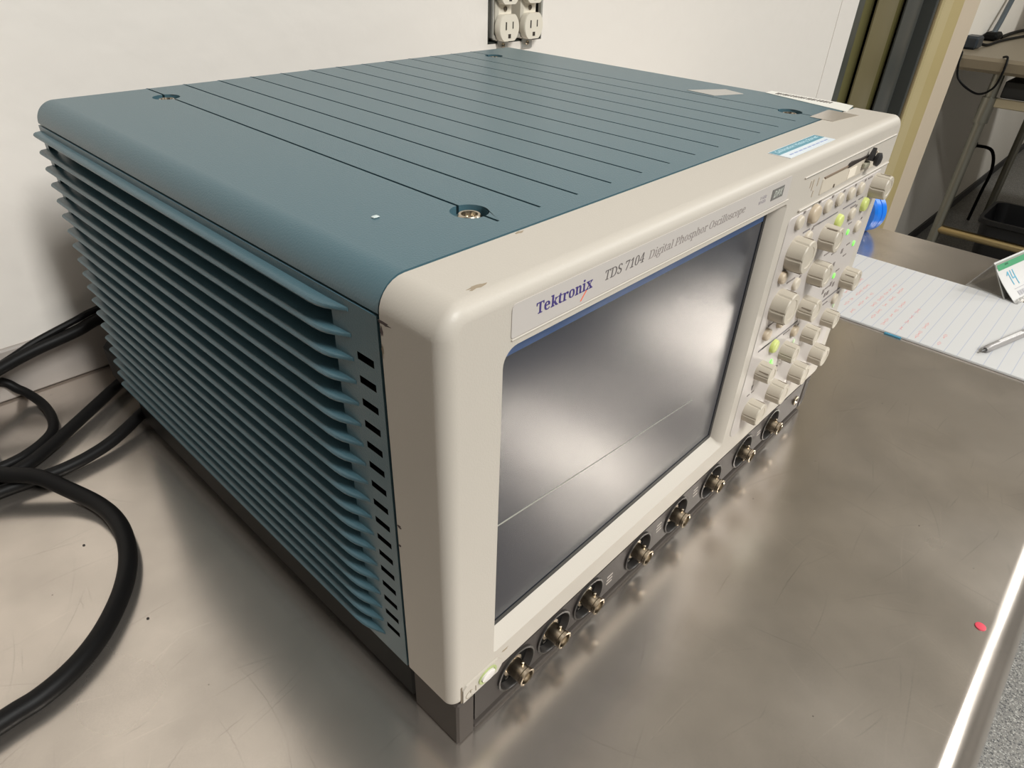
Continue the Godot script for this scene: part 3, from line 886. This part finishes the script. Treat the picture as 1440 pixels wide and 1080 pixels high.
	for q in [[0.2864, 0.1802, 0.010], [0.2981, 0.1681, 0.012], [0.3155, 0.2014, 0.010], [0.3493, 0.1758, 0.008], [0.3561, 0.1700, 0.010], [0.3677, 0.1758, 0.007], [0.3716, 0.1661, 0.009], [0.3503, 0.1647, 0.006], [0.3639, 0.1584, 0.008], [0.3755, 0.1526, 0.008], [0.3784, 0.1468, 0.006], [0.3639, 0.1487, 0.007], [0.3871, 0.1845, 0.006], [0.3997, 0.1652, 0.006], [0.3997, 0.1564, 0.006], [0.2855, 0.1235, 0.012], [0.3203, 0.1211, 0.010], [0.3561, 0.1197, 0.010], [0.3909, 0.1192, 0.009], [0.2864, 0.1410, 0.012], [0.3010, 0.1429, 0.010], [0.3832, 0.1352, 0.008], [0.3948, 0.1458, 0.006], [0.3813, 0.1981, 0.010], [0.3997, 0.2145, 0.008]]:
		pr.box(Vector3(q[0] - q[2] / 2, q[1] - 0.0005, pz), Vector3(q[0] + q[2] / 2, q[1] + 0.0005, pz + 0.0003))
	for q in [[0.3803, 0.1545], [0.3892, 0.1361], [0.3764, 0.1337], [0.3885, 0.1289], [0.3958, 0.1337], [0.3832, 0.1289], [0.3900, 0.1623]]:
		pr.box(Vector3(q[0] - 0.0016, q[1] - 0.0018, pz), Vector3(q[0] + 0.0016, q[1] + 0.0018, pz + 0.0003))
	for x in [0.2832, 0.3210, 0.3590, 0.3972]:
		var tr := PackedVector2Array([Vector2(x - 0.0014, 0.0927), Vector2(x, 0.0887), Vector2(x + 0.0014, 0.0927)])
		pr.extrude(tr, pz, pz + 0.0003)
		pr.box(Vector3(x - 0.0050, 0.0858, pz), Vector3(x - 0.0015, 0.0866, pz + 0.0003))
		pr.box(Vector3(x + 0.0015, 0.0858, pz), Vector3(x + 0.0050, 0.0866, pz + 0.0003))
	obj("printed_legends", pr, grey_ink, o)
	# disk drive
	var dd := mat(rgb(198, 188, 172), 0.45)
	var bay := MB.new()
	bay.box(Vector3(0.3040, 0.2225, -0.0005), Vector3(0.4000, 0.2325, 0.0006), 0.0004)
	obj("drive_face", bay, dd, o)
	obj("drive_slot", bx(0.3055, 0.3960, 0.2322, 0.2332, -0.0004, 0.0009), mat(rgb(120, 104, 88), 0.6), o)
	var shut := MB.new()
	shut.extrude(PackedVector2Array([Vector2(0.3415, 0.2322), Vector2(0.3440, 0.2318), Vector2(0.3800, 0.2330), Vector2(0.3800, 0.2338), Vector2(0.3640, 0.2340), Vector2(0.3480, 0.2350), Vector2(0.3440, 0.2343)]), 0, 0.0011)
	obj("drive_shutter", shut, mat(rgb(44, 36, 32), 0.5), o)
	obj("drive_label", bx(0.3470, 0.3600, 0.2240, 0.2300, 0.0006, 0.0009), mat(rgb(230, 220, 204), 0.5), o)
	obj("eject_button", bx(0.3700, 0.3790, 0.2265, 0.2298, 0.0006, 0.003, 0.0006), mat(rgb(150, 146, 128), 0.5), o)
	obj("drive_light", bx(0.3243, 0.3258, 0.2232, 0.2252, 0.0006, 0.0010), mat(rgb(96, 86, 74), 0.5), o)
	var kb := MB.new()
	kb.lathe([Vector2(0.0018, 0.0), Vector2(0.0018, 0.0045), Vector2(0.0042, 0.005), Vector2(0.0045, 0.0072), Vector2(0.0028, 0.0082)], Transform3D(Basis.IDENTITY, Vector3(0.3810, 0.2315, 0)), 20)
	kb.extrude(PackedVector2Array([Vector2(0.3730, 0.2320), Vector2(0.3780, 0.2310), Vector2(0.3795, 0.2350), Vector2(0.3783, 0.2390), Vector2(0.3750, 0.2360)]), 0.002, 0.0045)
	obj("black_latch", kb, mat(rgb(40, 38, 38), 0.45), o)
	var sk := MB.new()
	for q in [[0.2850, 0.2330, 0.0015, 0.004], [0.2885, 0.2320, 0.0015, 0.0065], [0.2960, 0.2325, 0.0014, 0.005], [0.2920, 0.2260, 0.0014, 0.004]]:
		sk.box(Vector3(q[0], q[1] - q[3] / 2, 0), Vector3(q[0] + q[2], q[1] + q[3] / 2, 0.0003))
	obj("drive_print", sk, mat(rgb(184, 172, 156), 0.6), o)

func scope_base(o: Node3D) -> void:
	var base_m := bumpy(mat(rgb(70, 64, 60), 0.55, 0.0, 0.3), 0.12, 14.0, 0.06, 15)
	var side_m := bumpy(mat(rgb(15, 15, 14), 0.6, 0.0, 0.25), 0.12, 14.0, 0.06, 16)
	# tray under the housing
	obj("base_tray", bx(0.003, W - 0.003, 0.0045, HB, ZB, -0.0345, 0.0012), side_m, o)
	obj("base_core", bx(0.0155, 0.4180, 0.0035, HB - 0.0005, -0.0345, -0.0142), black, o)
	# front frame: corner blocks and lower lip
	var fr := MB.new()
	fr.box(Vector3(0.0030, 0.0, -0.034), Vector3(0.0150, HB - 0.0004, 0.0), 0.0012)
	fr.box(Vector3(0.4185, 0.0035, -0.034), Vector3(0.4290, HB - 0.0004, -0.001), 0.0012)
	fr.box(Vector3(0.0150, 0.0012, -0.020), Vector3(0.4185, 0.0030, 0.0), 0.0006)
	obj("front_frame", fr, base_m, o)
	for q in [[W - 0.04, -0.034], [0.008, ZB + 0.004], [W - 0.04, ZB + 0.004]]:
		obj("foot", bx(q[0], q[0] + 0.03, 0.0, 0.0065, q[1], q[1] + 0.03, 0.001), black, o)
	# connector strip, built round its eight round openings
	var xs := [0.0464, 0.0777, 0.1096, 0.1620, 0.2080, 0.2562, 0.3051, 0.3538]
	var cy := 0.0200
	var R := 0.0138
	var strip := CSGBox3D.new()
	strip.name = "connector_strip"
	strip.size = Vector3(0.4150 - 0.0158, HB - 0.0005 - 0.0068, 0.010)
	strip.position = Vector3((0.4150 + 0.0158) / 2, (HB - 0.0005 + 0.0068) / 2, -0.0060)
	strip.material = dark
	o.add_child(strip, true)
	for x in xs:
		var cc := CSGCylinder3D.new()
		cc.name = "cup_hole"; cc.radius = R; cc.height = 0.008; cc.sides = 40; cc.operation = CSGShape3D.OPERATION_SUBTRACTION
		cc.rotation.x = PI / 2; cc.material = black
		cc.position = Vector3(x, cy, 0.0) - strip.position
		strip.add_child(cc, true)
	obj("strip_gap", bx(0.0152, 0.4182, 0.0031, HB - 0.001, -0.0140, -0.0112), black, o)
	var ring_m := mat(rgb(52, 49, 47), 0.35)
	for x in xs:
		var rg := MB.new()
		rg.lathe([Vector2(R - 0.0010, -0.0050), Vector2(R + 0.0003, -0.0012), Vector2(R + 0.0003, 0.0002), Vector2(R - 0.0007, 0.0004), Vector2(R - 0.0012, -0.0004), Vector2(R - 0.0020, -0.0050)], Transform3D(Basis.IDENTITY, Vector3(x, cy, 0)), 40)
		# the bezel hides the top of each ring: keep what lies under it
		var keep := MB.new()
		for i in range(0, rg.t.size(), 3):
			if maxf(rg.t[i].y, maxf(rg.t[i + 1].y, rg.t[i + 2].y)) < HB - 0.0006: keep.tri(rg.t[i], rg.t[i + 1], rg.t[i + 2])
		obj("cup_ring", keep, ring_m, o)
		var j := MB.new()
		j.lathe([Vector2(0.0068, -0.0040), Vector2(0.0068, -0.0028), Vector2(0.0052, -0.0026), Vector2(0.0050, 0.0054), Vector2(0.0054, 0.0060), Vector2(0.0054, 0.0078), Vector2(0.0046, 0.0080), Vector2(0.0042, 0.0076), Vector2(0.0040, 0.0010)], Transform3D(Basis.IDENTITY, Vector3(x, cy, 0)), 28)
		var jo := obj("coaxial_socket", j, nickel, o, 25.0)
		for a in [75.0, 255.0]:
			var lug := MB.new()
			var dirv := Vector3(cos(deg_to_rad(a)), sin(deg_to_rad(a)), 0)
			var side := Vector3(0, 0, 1).cross(dirv)
			lug.lathe([Vector2(0.0011, 0.0), Vector2(0.0011, 0.0021), Vector2(0.0007, 0.0024)], Transform3D(Basis(side, dirv.cross(side), dirv), Vector3(x, cy, 0.0024) + dirv * 0.0046), 12)
			obj("bayonet_lug", lug, nickel, jo)
		var pin := MB.new()
		pin.lathe([Vector2(0.0024, 0.0012), Vector2(0.0022, 0.0050), Vector2(0.0009, 0.0052)], Transform3D(Basis.IDENTITY, Vector3(x, cy, 0)), 14)
		obj("insulator", pin, mat(rgb(206, 196, 178), 0.5), jo)
		var pads := MB.new()
		for k in 3:
			var a := deg_to_rad(200 + k * 45)
			pads.box(Vector3(x + 0.0092 * cos(a) - 0.0010, cy + 0.0092 * sin(a) - 0.0007, -0.0042), Vector3(x + 0.0092 * cos(a) + 0.0010, cy + 0.0092 * sin(a) + 0.0007, -0.0034))
		obj("contact_pads", pads, mat(rgb(120, 116, 110), 0.4, 0.6), o)
	var gnd := MB.new()
	gnd.lathe([Vector2(0.0042, -0.001), Vector2(0.0042, 0.0006), Vector2(0.0030, 0.0008), Vector2(0.0024, -0.0006)], Transform3D(Basis.IDENTITY, Vector3(0.4020, 0.0205, 0)), 24)
	obj("ground_socket", gnd, nickel, o)
	var wm := mat(rgb(168, 160, 152), 0.6)
	var tx := MB.new()
	for q in [[0.1290, 0.0150], [0.1290, 0.0180], [0.1290, 0.0210], [0.1830, 0.0230], [0.1840, 0.0200], [0.1830, 0.0260], [0.2300, 0.0240], [0.2310, 0.0205], [0.2300, 0.0270], [0.3290, 0.0240], [0.3300, 0.0210]]:
		tx.box(Vector3(q[0], q[1], -0.0011), Vector3(q[0] + 0.0058, q[1] + 0.0011, -0.0008))
	obj("strip_legends", tx, wm, o)

func scope_stickers(o: Node3D) -> void:
	var e := 0.0003
	# clear pale label across the last groove
	var a := MB.new()
	a.extrude(PackedVector2Array([Vector2(0.3822, 0.1440), Vector2(0.3800, 0.1195), Vector2(0.4057, 0.1085), Vector2(0.4107, 0.1266)]), 0, e)
	var ax := Transform3D(Basis(Vector3(1, 0, 0), Vector3(0, 0, -1), Vector3(0, 1, 0)), Vector3(0, H, 0))
	obj("paper_label", a.moved(ax), mat(rgb(176, 172, 166), 0.4), o).set_meta("label", "pale grey paper label")
	var w := MB.new()
	w.extrude(PackedVector2Array([Vector2(0.4080, 0.0310), Vector2(0.4335, 0.0355), Vector2(0.4365, 0.0480), Vector2(0.4365, 0.1000), Vector2(0.4255, 0.1000)]), 0, e)
	var bl := obj("barcode_label", w.moved(ax), mat(rgb(226, 224, 216), 0.35), o)
	bl.set_meta("label", "white barcode label")
	var bars := MB.new()
	var r := RandomNumberGenerator.new()
	r.seed = 3
	var z := 0.0500
	while z < 0.0940:
		var wd := r.randf_range(0.0006, 0.0017)
		bars.box(Vector3(0.4265, H + e, -z - wd), Vector3(0.4325, H + e + 0.0002, -z))
		z += wd + r.randf_range(0.0006, 0.0013)
	obj("barcode_bars", bars, mat(rgb(92, 84, 80), 0.5), bl)
	var cl := MB.new()
	cl.extrude(PackedVector2Array([Vector2(0.3700, 0.0415), Vector2(0.3685, 0.0250), Vector2(0.4030, 0.0205), Vector2(0.4040, 0.0420)]), 0, e)
	obj("clear_tape", cl.moved(ax), mat(rgb(182, 172, 160), 0.18, 0.2, 0.6), o).set_meta("label", "piece of clear shiny tape over the seam")
	# calibration sticker
	var st := obj("calibration_sticker", bx(0.2580, 0.3212, H, H + e, -0.0185, -0.0052), mat(rgb(214, 222, 228), 0.3), o)
	st.set_meta("label", "narrow white sticker with a teal band")
	obj("sticker_band", bx(0.2585, 0.3207, H + e, H + e + 0.0001, -0.0180, -0.0118), mat(rgb(84, 142, 160), 0.35), st)
	var ltr := text("sticker_lettering", "Calibration History Stored", 0.0, 0.0560, 0.0, 0.0036, 0.0, mat(rgb(196, 224, 232), 0.4), st, "Droid Sans")
	ltr.transform = Transform3D(Basis(Vector3(1, 0, 0), Vector3(0, 0, -1), Vector3(0, 1, 0)), Vector3(0.2615, H + e + 0.0001, -0.0132))
	var ln := MB.new()
	for k in 9:
		var x0 := 0.2640 + k * 0.0060
		ln.box(Vector3(x0, H + e, -0.0088), Vector3(x0 + 0.0045, H + e + 0.0001, -0.0078))
	obj("sticker_print", ln, mat(rgb(150, 162, 196), 0.5), st)
	var chip := MB.new()
	chip.box(Vector3(0.0348, H, -0.0818), Vector3(0.0378, H + 0.0006, -0.0795), 0.0003)
	obj("paint_chip", chip, mat(rgb(196, 206, 204), 0.6), o)
	# seam shadow line between bezel and housing is a real gap filled by this gasket
	var g := MB.new()
	var gr := [g.rrect(0.0020, W - 0.002, HB + 0.001, H - 0.0016, [0.002, 0.002, 0.0108, 0.0108], ZS - 0.0016, 6), g.rrect(0.0020, W - 0.002, HB + 0.001, H - 0.0016, [0.002, 0.002, 0.0108, 0.0108], ZS + 0.0004, 6)]
	g.loft(gr)
	obj("seam_gasket", g, mat(rgb(22, 30, 32), 0.6), o)

# ---------------------------------------------------------------- things on the bench
func path(pts: Array, y: Array, steps := 8) -> PackedVector3Array:
	var a := []
	for i in pts.size(): a.append(Vector3(pts[i][0], y[i], pts[i][1]))
	return smooth(a, steps)

func bench_things() -> void:
	var rubber := bumpy(mat(rgb(18, 17, 17), 0.5, 0.0, 0.3), 0.2, 20.0, 0.1, 17)
	# cables
	var a := MB.new()
	a.tube(path([[-0.19, -0.170], [-0.1503, -0.1733], [-0.1362, -0.1737], [-0.1213, -0.1775], [-0.1064, -0.1852], [-0.092, -0.1973], [-0.0769, -0.2155], [-0.0657, -0.2361], [-0.0591, -0.2588], [-0.0574, -0.281], [-0.0605, -0.302], [-0.0696, -0.325], [-0.0807, -0.345], [-0.0939, -0.359], [-0.1090, -0.372], [-0.15, -0.39], [-0.2, -0.39]],
		[0.006, 0.006, 0.006, 0.006, 0.006, 0.006, 0.006, 0.006, 0.006, 0.006, 0.0065, 0.0100, 0.0160, 0.0175, 0.0180, 0.014, 0.012]), 0.0056, 14)
	tag(obj("thick_black_cable", a, rubber), "thick black cable curving in a wide arc over the bench", "cable")
	var c4 := MB.new()
	c4.tube(path([[0.04, -0.398], [0.0037, -0.3790], [-0.0245, -0.3650], [-0.0447, -0.3595], [-0.062, -0.3578], [-0.0800, -0.3596], [-0.0978, -0.3624], [-0.1217, -0.3640], [-0.17, -0.365]], [0.016, 0.011, 0.0075, 0.006, 0.0055, 0.005, 0.005, 0.005, 0.005]), 0.0047, 12)
	tag(obj("black_cable", c4, rubber), "black cable emerging from under the oscilloscope rear corner", "cable")
	var c3 := MB.new()
	c3.tube(path([[0.060, -0.472], [0.0094, -0.4400], [-0.0153, -0.4235], [-0.0402, -0.4065], [-0.0633, -0.3910], [-0.0824, -0.3810], [-0.1050, -0.3770], [-0.14, -0.379], [-0.19, -0.383]], [0.010, 0.0085, 0.0075, 0.0065, 0.0058, 0.0055, 0.0052, 0.0052, 0.0052]), 0.0048, 12)
	tag(obj("black_cable", c3, rubber), "straight black cable running from behind the oscilloscope to the left", "cable")
	var tl := MB.new()
	tl.tube(path([[-0.12, -0.470], [-0.0700, -0.4880], [-0.0560, -0.4820], [-0.0488, -0.4660], [-0.0470, -0.4470], [-0.0494, -0.4273], [-0.0544, -0.4139], [-0.0633, -0.4049], [-0.0741, -0.3984], [-0.0866, -0.3944], [-0.11, -0.394], [-0.16, -0.40]], [0.03, 0.022, 0.012, 0.006, 0.004, 0.004, 0.004, 0.004, 0.004, 0.004, 0.004, 0.004]), 0.0038, 12)
	tag(obj("thin_black_cable", tl, rubber), "thinner black cable bent in a tight loop near the wall", "cable")
	var wc := MB.new()
	wc.tube(smooth([Vector3(-0.12, 0.026, -0.47), Vector3(-0.0629, 0.0414, -0.47), Vector3(-0.0475, 0.0453, -0.47), Vector3(-0.0319, 0.0484, -0.47), Vector3(-0.0168, 0.0505, -0.47), Vector3(-0.0005, 0.0531, -0.47), Vector3(0.0168, 0.0576, -0.47), Vector3(0.06, 0.066, -0.465)], 6), 0.0050, 12)
	wc.tube(smooth([Vector3(-0.0800, 0.0370, -0.472), Vector3(-0.0475, 0.0480, -0.473), Vector3(-0.0319, 0.0530, -0.474), Vector3(-0.0005, 0.0605, -0.474), Vector3(0.0168, 0.0645, -0.474), Vector3(0.06, 0.072, -0.469)], 6), 0.0028, 10)
	tag(obj("black_cable", wc, rubber), "black cable running up along the wall behind the oscilloscope", "cable")
	var ad := thing("cable_adapter", "dark grey adapter block beside the cable loop at the left edge", "adapter", Vector3(-0.105, 0, -0.435))
	obj("body", bx(-0.03, 0.0135, 0, 0.022, -0.02, 0.022, 0.004), mat(rgb(70, 72, 76), 0.5), ad)
	# paper pad
	var pad := thing("ruled_paper", "white ruled paper sheet with red handwriting on the bench", "paper", Vector3(0.732, 0, 0.005))
	obj("sheets", bx(-0.1, 0.1, 0.0002, 0.0022, -0.165, 0.165, 0.0003), mat(rgb(190, 190, 190), 0.8), pad)
	var pm := PlaneMesh.new()
	pm.size = Vector2(0.1994, 0.3294)
	var pmat := mat(Color(1, 1, 1), 0.8, 0.0, 0.3)
	pmat.albedo_texture = ImageTexture.create_from_image(paper_image())
	var pg := add("ruled_page", pm, pmat, pad)
	pg.position.y = 0.0024
	var bt := MB.new()
	bt.box(Vector3(-0.1022, 0.0003, 0.001), Vector3(-0.0995, 0.0014, 0.018))
	obj("blue_tab", bt, mat(rgb(70, 140, 170), 0.5), pad)
	# pen
	var pen := thing("grey_pen", "grey ball pen lying on the ruled paper", "pen", Vector3(0.6529, 0.0, 0.0937))
	pen.position.y = 0.0068
	var dirv := Vector3(0.085, 0.0, 0.025).normalized()
	var xf := Transform3D(Basis(Vector3(0, 1, 0), dirv.cross(Vector3(0, 1, 0)), dirv), Vector3.ZERO)
	var pb := MB.new()
	pb.lathe([Vector2(0.0006, 0.0), Vector2(0.0011, 0.006)], xf, 10)
	obj("tip", pb, mat(rgb(150, 150, 150), 0.3, 1.0), pen)
	var pb2 := MB.new()
	pb2.lathe([Vector2(0.0018, 0.006), Vector2(0.0034, 0.0085), Vector2(0.0040, 0.013), Vector2(0.0041, 0.10), Vector2(0.0036, 0.135)], xf, 18)
	obj("barrel", pb2, mat(rgb(158, 154, 152), 0.35, 0.2), pen)
	var pb3 := MB.new()
	pb3.lathe([Vector2(0.0010, 0.0052), Vector2(0.0021, 0.0062), Vector2(0.0023, 0.0072)], xf, 14)
	obj("nose_ring", pb3, mat(rgb(60, 58, 58), 0.4), pen)
	obj("white_band", bx(-0.0012, 0.0012, 0.0036, 0.0043, 0.030, 0.075, 0.0003).moved(xf * Transform3D(Basis(Vector3(0, 0, 1), -PI / 2), Vector3.ZERO)), mat(rgb(214, 212, 210), 0.4), pen)
	table_tent()
	# blue tape roll behind the front panel
	var tr := thing("tape_roll", "shiny bright blue roll standing behind the control panel", "tape roll", Vector3(0.936, 0.0, -0.1310))
	var tm := mat(rgb(24, 118, 226), 0.25, 0.0, 0.6)
	var sb := MB.new()
	sb.lathe([Vector2(0.012, -0.012), Vector2(0.026, -0.012), Vector2(0.0285, -0.009), Vector2(0.0285, -0.001), Vector2(0.0262, 0.0), Vector2(0.0285, 0.001), Vector2(0.0285, 0.009), Vector2(0.026, 0.012), Vector2(0.012, 0.012), Vector2(0.012, -0.012)], Transform3D(Basis(Vector3(0, 1, 0), 1.2) * Basis(Vector3(1, 0, 0), 0.0), Vector3(0, 0.0285, 0)), 40)
	obj("roll", sb, tm, tr)
	# red dot and specks on the bench
	var dot := MB.new()
	dot.lathe([Vector2(0.0032, 0.0), Vector2(0.0031, 0.0005), Vector2(0.002, 0.0007)], Transform3D(Basis(Vector3(1, 0, 0), Vector3(0, 0, -1), Vector3(0, 1, 0)), Vector3(0.2800, 0.0001, 0.1790)), 16)
	tag(obj("red_dot", dot, mat(rgb(206, 66, 84), 0.5)), "small red dot sticker near the rounded bench edge", "sticker")
	for q in [[-0.0802, -0.2753, 0.0009], [-0.0748, -0.1884, 0.0009]]:
		var sp := MB.new()
		sp.lathe([Vector2(q[2], 0.0), Vector2(q[2] * 0.8, q[2] * 0.6), Vector2(q[2] * 0.2, q[2] * 0.8)], Transform3D(Basis(Vector3(1, 0, 0), Vector3(0, 0, -1), Vector3(0, 1, 0)), Vector3(q[0], 0.0, q[1])), 8)
		tag(obj("dirt_speck", sp, mat(rgb(44, 40, 38), 0.8)), "dark speck of dirt inside the cable arc" if q[1] < -0.2 else "dark speck of dirt between cable arc and oscilloscope", "speck")

func table_tent() -> void:
	# triangular clear holder with a card on its front face
	var ux := Vector3(0.9764, 0, 0.2161).normalized()
	var uz := Vector3(-ux.z, 0, ux.x)
	var o := thing("table_tent", "clear table tent card with green band numbered 14", "sign", Vector3(0.8321, 0.0024, 0.0374))
	o.transform.basis = Basis(ux, Vector3.UP, uz)
	var ln := 0.13
	var apex := Vector2(0.019, 0.0352)
	var clear := mat(rgb(200, 200, 196), 0.1, 0.0, 0.5)
	clear.transparency = BaseMaterial3D.TRANSPARENCY_ALPHA
	clear.albedo_color = Color(0.75, 0.74, 0.72, 0.22)
	var grey := mat(rgb(150, 148, 142), 0.3)
	var sec := [Vector2(0.0, 0.0), apex, Vector2(0.0440, 0.0)]
	# (z, y) panels
	for e in [[0, 1, "back_panel"], [1, 2, "front_panel"]]:
		var p: Vector2 = sec[e[0]]; var q: Vector2 = sec[e[1]]
		var d := (q - p).normalized(); var n := Vector2(-d.y, d.x) * 0.0011
		var poly := [p, q, q + n, p + n]
		var m := MB.new()
		var r0 := PackedVector3Array(); var r1 := PackedVector3Array()
		for v in poly:
			r0.append(Vector3(0, v.y, v.x)); r1.append(Vector3(ln, v.y, v.x))
		m.loft([r0, r1]); m.cap(r0, true); m.cap(r1)
		obj(e[2], m, clear if e[2] == "back_panel" else grey, o)
	obj("bottom_panel", bx(0, ln, 0, 0.0012, 0.0, 0.060, 0.0003), clear, o)
	var lip := MB.new()
	lip.box(Vector3(0, 0.0, 0.0565), Vector3(ln, 0.006, 0.060), 0.0004)
	obj("front_lip", lip, clear, o)
	# curved card
	var r0 := PackedVector3Array(); var r1 := PackedVector3Array(); var b0 := PackedVector3Array(); var b1 := PackedVector3Array()
	var card := MB.new()
	var front := []
	for i in 13:
		var u := i / 12.0
		var z := lerpf(apex.x - 0.001, 0.0575, u) - 0.003 * sin(PI * u)
		var y := lerpf(apex.y + 0.0022, 0.0004, u)
		front.append(Vector2(z, y))
	for i in 12:
		var p: Vector2 = front[i]; var q: Vector2 = front[i + 1]
		var a := Vector3(0.0, p.y, p.x); var b := Vector3(ln, p.y, p.x); var c := Vector3(ln, q.y, q.x); var d := Vector3(0.0, q.y, q.x)
		card.quad(a, d, c, b)
		var t := Vector3(0, -0.0004, -0.0005)
		card.quad(a + t, b + t, c + t, d + t)
		card.quad(a + t, d + t, d, a)
		if i == 0: card.quad(a, b, b + t, a + t)
	var cd := obj("card", card, mat(rgb(200, 198, 196), 0.5), o)
	var band := MB.new()
	var place := func(x: float, v: float) -> Vector3:
		var fi := clampf(v, 0, 0.9999) * 12.0
		var i := int(fi)
		var p: Vector2 = front[i].lerp(front[i + 1], fi - i)
		var dd: Vector2 = (front[i + 1] - front[i]).normalized()
		return Vector3(x, p.y, p.x) + Vector3(0, dd.x, -dd.y) * 0.00035
	var strip := func(m: MB, x0: float, x1: float, v0: float, v1: float) -> void:
		for k in 4:
			var a := lerpf(v0, v1, k / 4.0); var b := lerpf(v0, v1, (k + 1) / 4.0)
			m.quad(place.call(x0, a), place.call(x0, b), place.call(x1, b), place.call(x1, a))
	strip.call(band, 0.003, ln - 0.003, 0.045, 0.24)
	obj("green_band", band, mat(rgb(62, 142, 98), 0.5), cd)
	# number drawn with strokes
	var num := MB.new()
	var stroke := func(ax: float, av: float, bx_: float, bv: float, w: float) -> void:
		for k in 5:
			var t0 := k / 5.0; var t1 := (k + 1) / 5.0
			var d := Vector2(bx_ - ax, (bv - av) * 0.06).normalized()
			var n := Vector2(-d.y, d.x) * w
			var x0 := lerpf(ax, bx_, t0); var x1 := lerpf(ax, bx_, t1); var v0 := lerpf(av, bv, t0); var v1 := lerpf(av, bv, t1)
			num.quad(place.call(x0 + n.x, v0 + n.y / 0.06), place.call(x0 - n.x, v0 - n.y / 0.06), place.call(x1 - n.x, v1 - n.y / 0.06), place.call(x1 + n.x, v1 + n.y / 0.06))
	stroke.call(0.0165, 0.42, 0.0215, 0.33, 0.0008)
	stroke.call(0.0215, 0.33, 0.0225, 0.66, 0.0009)
	stroke.call(0.0275, 0.32, 0.0272, 0.52, 0.0008)
	stroke.call(0.0272, 0.52, 0.0345, 0.50, 0.0008)
	stroke.call(0.0338, 0.32, 0.0345, 0.68, 0.0009)
	obj("number_lettering", num, mat(rgb(84, 168, 196), 0.5), cd)
	var pr := MB.new()
	strip.call(pr, 0.018, 0.060, 0.735, 0.75)
	for k in 6: strip.call(pr, 0.020 + k * 0.006, 0.0245 + k * 0.006, 0.80, 0.90)
	obj("card_print", pr, mat(rgb(170, 168, 172), 0.6), cd)
	var gb := MB.new()
	strip.call(gb, 0.022, 0.030, 0.12, 0.16)
	for i in gb.t.size(): gb.t[i] += Vector3(0, 0.0002, 0.0002)
	obj("band_print", gb, mat(rgb(34, 96, 66), 0.5), cd)

func paper_image() -> Image:
	# u runs along x (0.2 m), v along z (0.33 m)
	var w := 620; var h := 1024
	var im := Image.create(w, h, false, Image.FORMAT_RGB8)
	im.fill(rgb(193, 192, 191))
	var line := rgb(166, 170, 184)
	var z := -0.160
	while z < 0.165:
		var y := int((z + 0.165) / 0.33 * h)
		if y > 1 and y < h - 2: im.fill_rect(Rect2i(0, y, w, 2), line)
		z += 0.0122
	var r := RandomNumberGenerator.new()
	r.seed = 12
	# red handwriting along the lines: words of joined loops (x offset, z, length)
	var rows := [[0.040, -0.102, 0.10], [0.020, -0.090, 0.08], [0.024, -0.078, 0.09], [0.020, -0.066, 0.10], [0.030, -0.054, 0.08], [0.016, -0.042, 0.07], [0.050, -0.030, 0.08], [0.020, -0.020, 0.11], [0.012, -0.006, 0.07], [0.016, 0.012, 0.06], [0.008, 0.030, 0.03], [0.010, 0.052, 0.03]]
	for q in rows:
		var x: float = q[0]
		while x < q[0] + q[2]:
			var word := r.randf_range(0.008, 0.022)
			var px := x
			var ph := r.randf() * TAU
			while px < x + word:
				var yy: float = q[1] + 0.0017 * sin(px * 2100.0 + ph) * (0.6 + 0.4 * sin(px * 530.0)) - 0.001
				var xx := int(px / 0.2 * w); var yi := int((yy + 0.165) / 0.33 * h)
				if xx > 1 and xx < w - 2 and yi > 1 and yi < h - 2:
					im.fill_rect(Rect2i(xx, yi, 1, 2), rgb(206, 124, 120))
				px += 0.00022
			x += word + r.randf_range(0.003, 0.012)
	return im
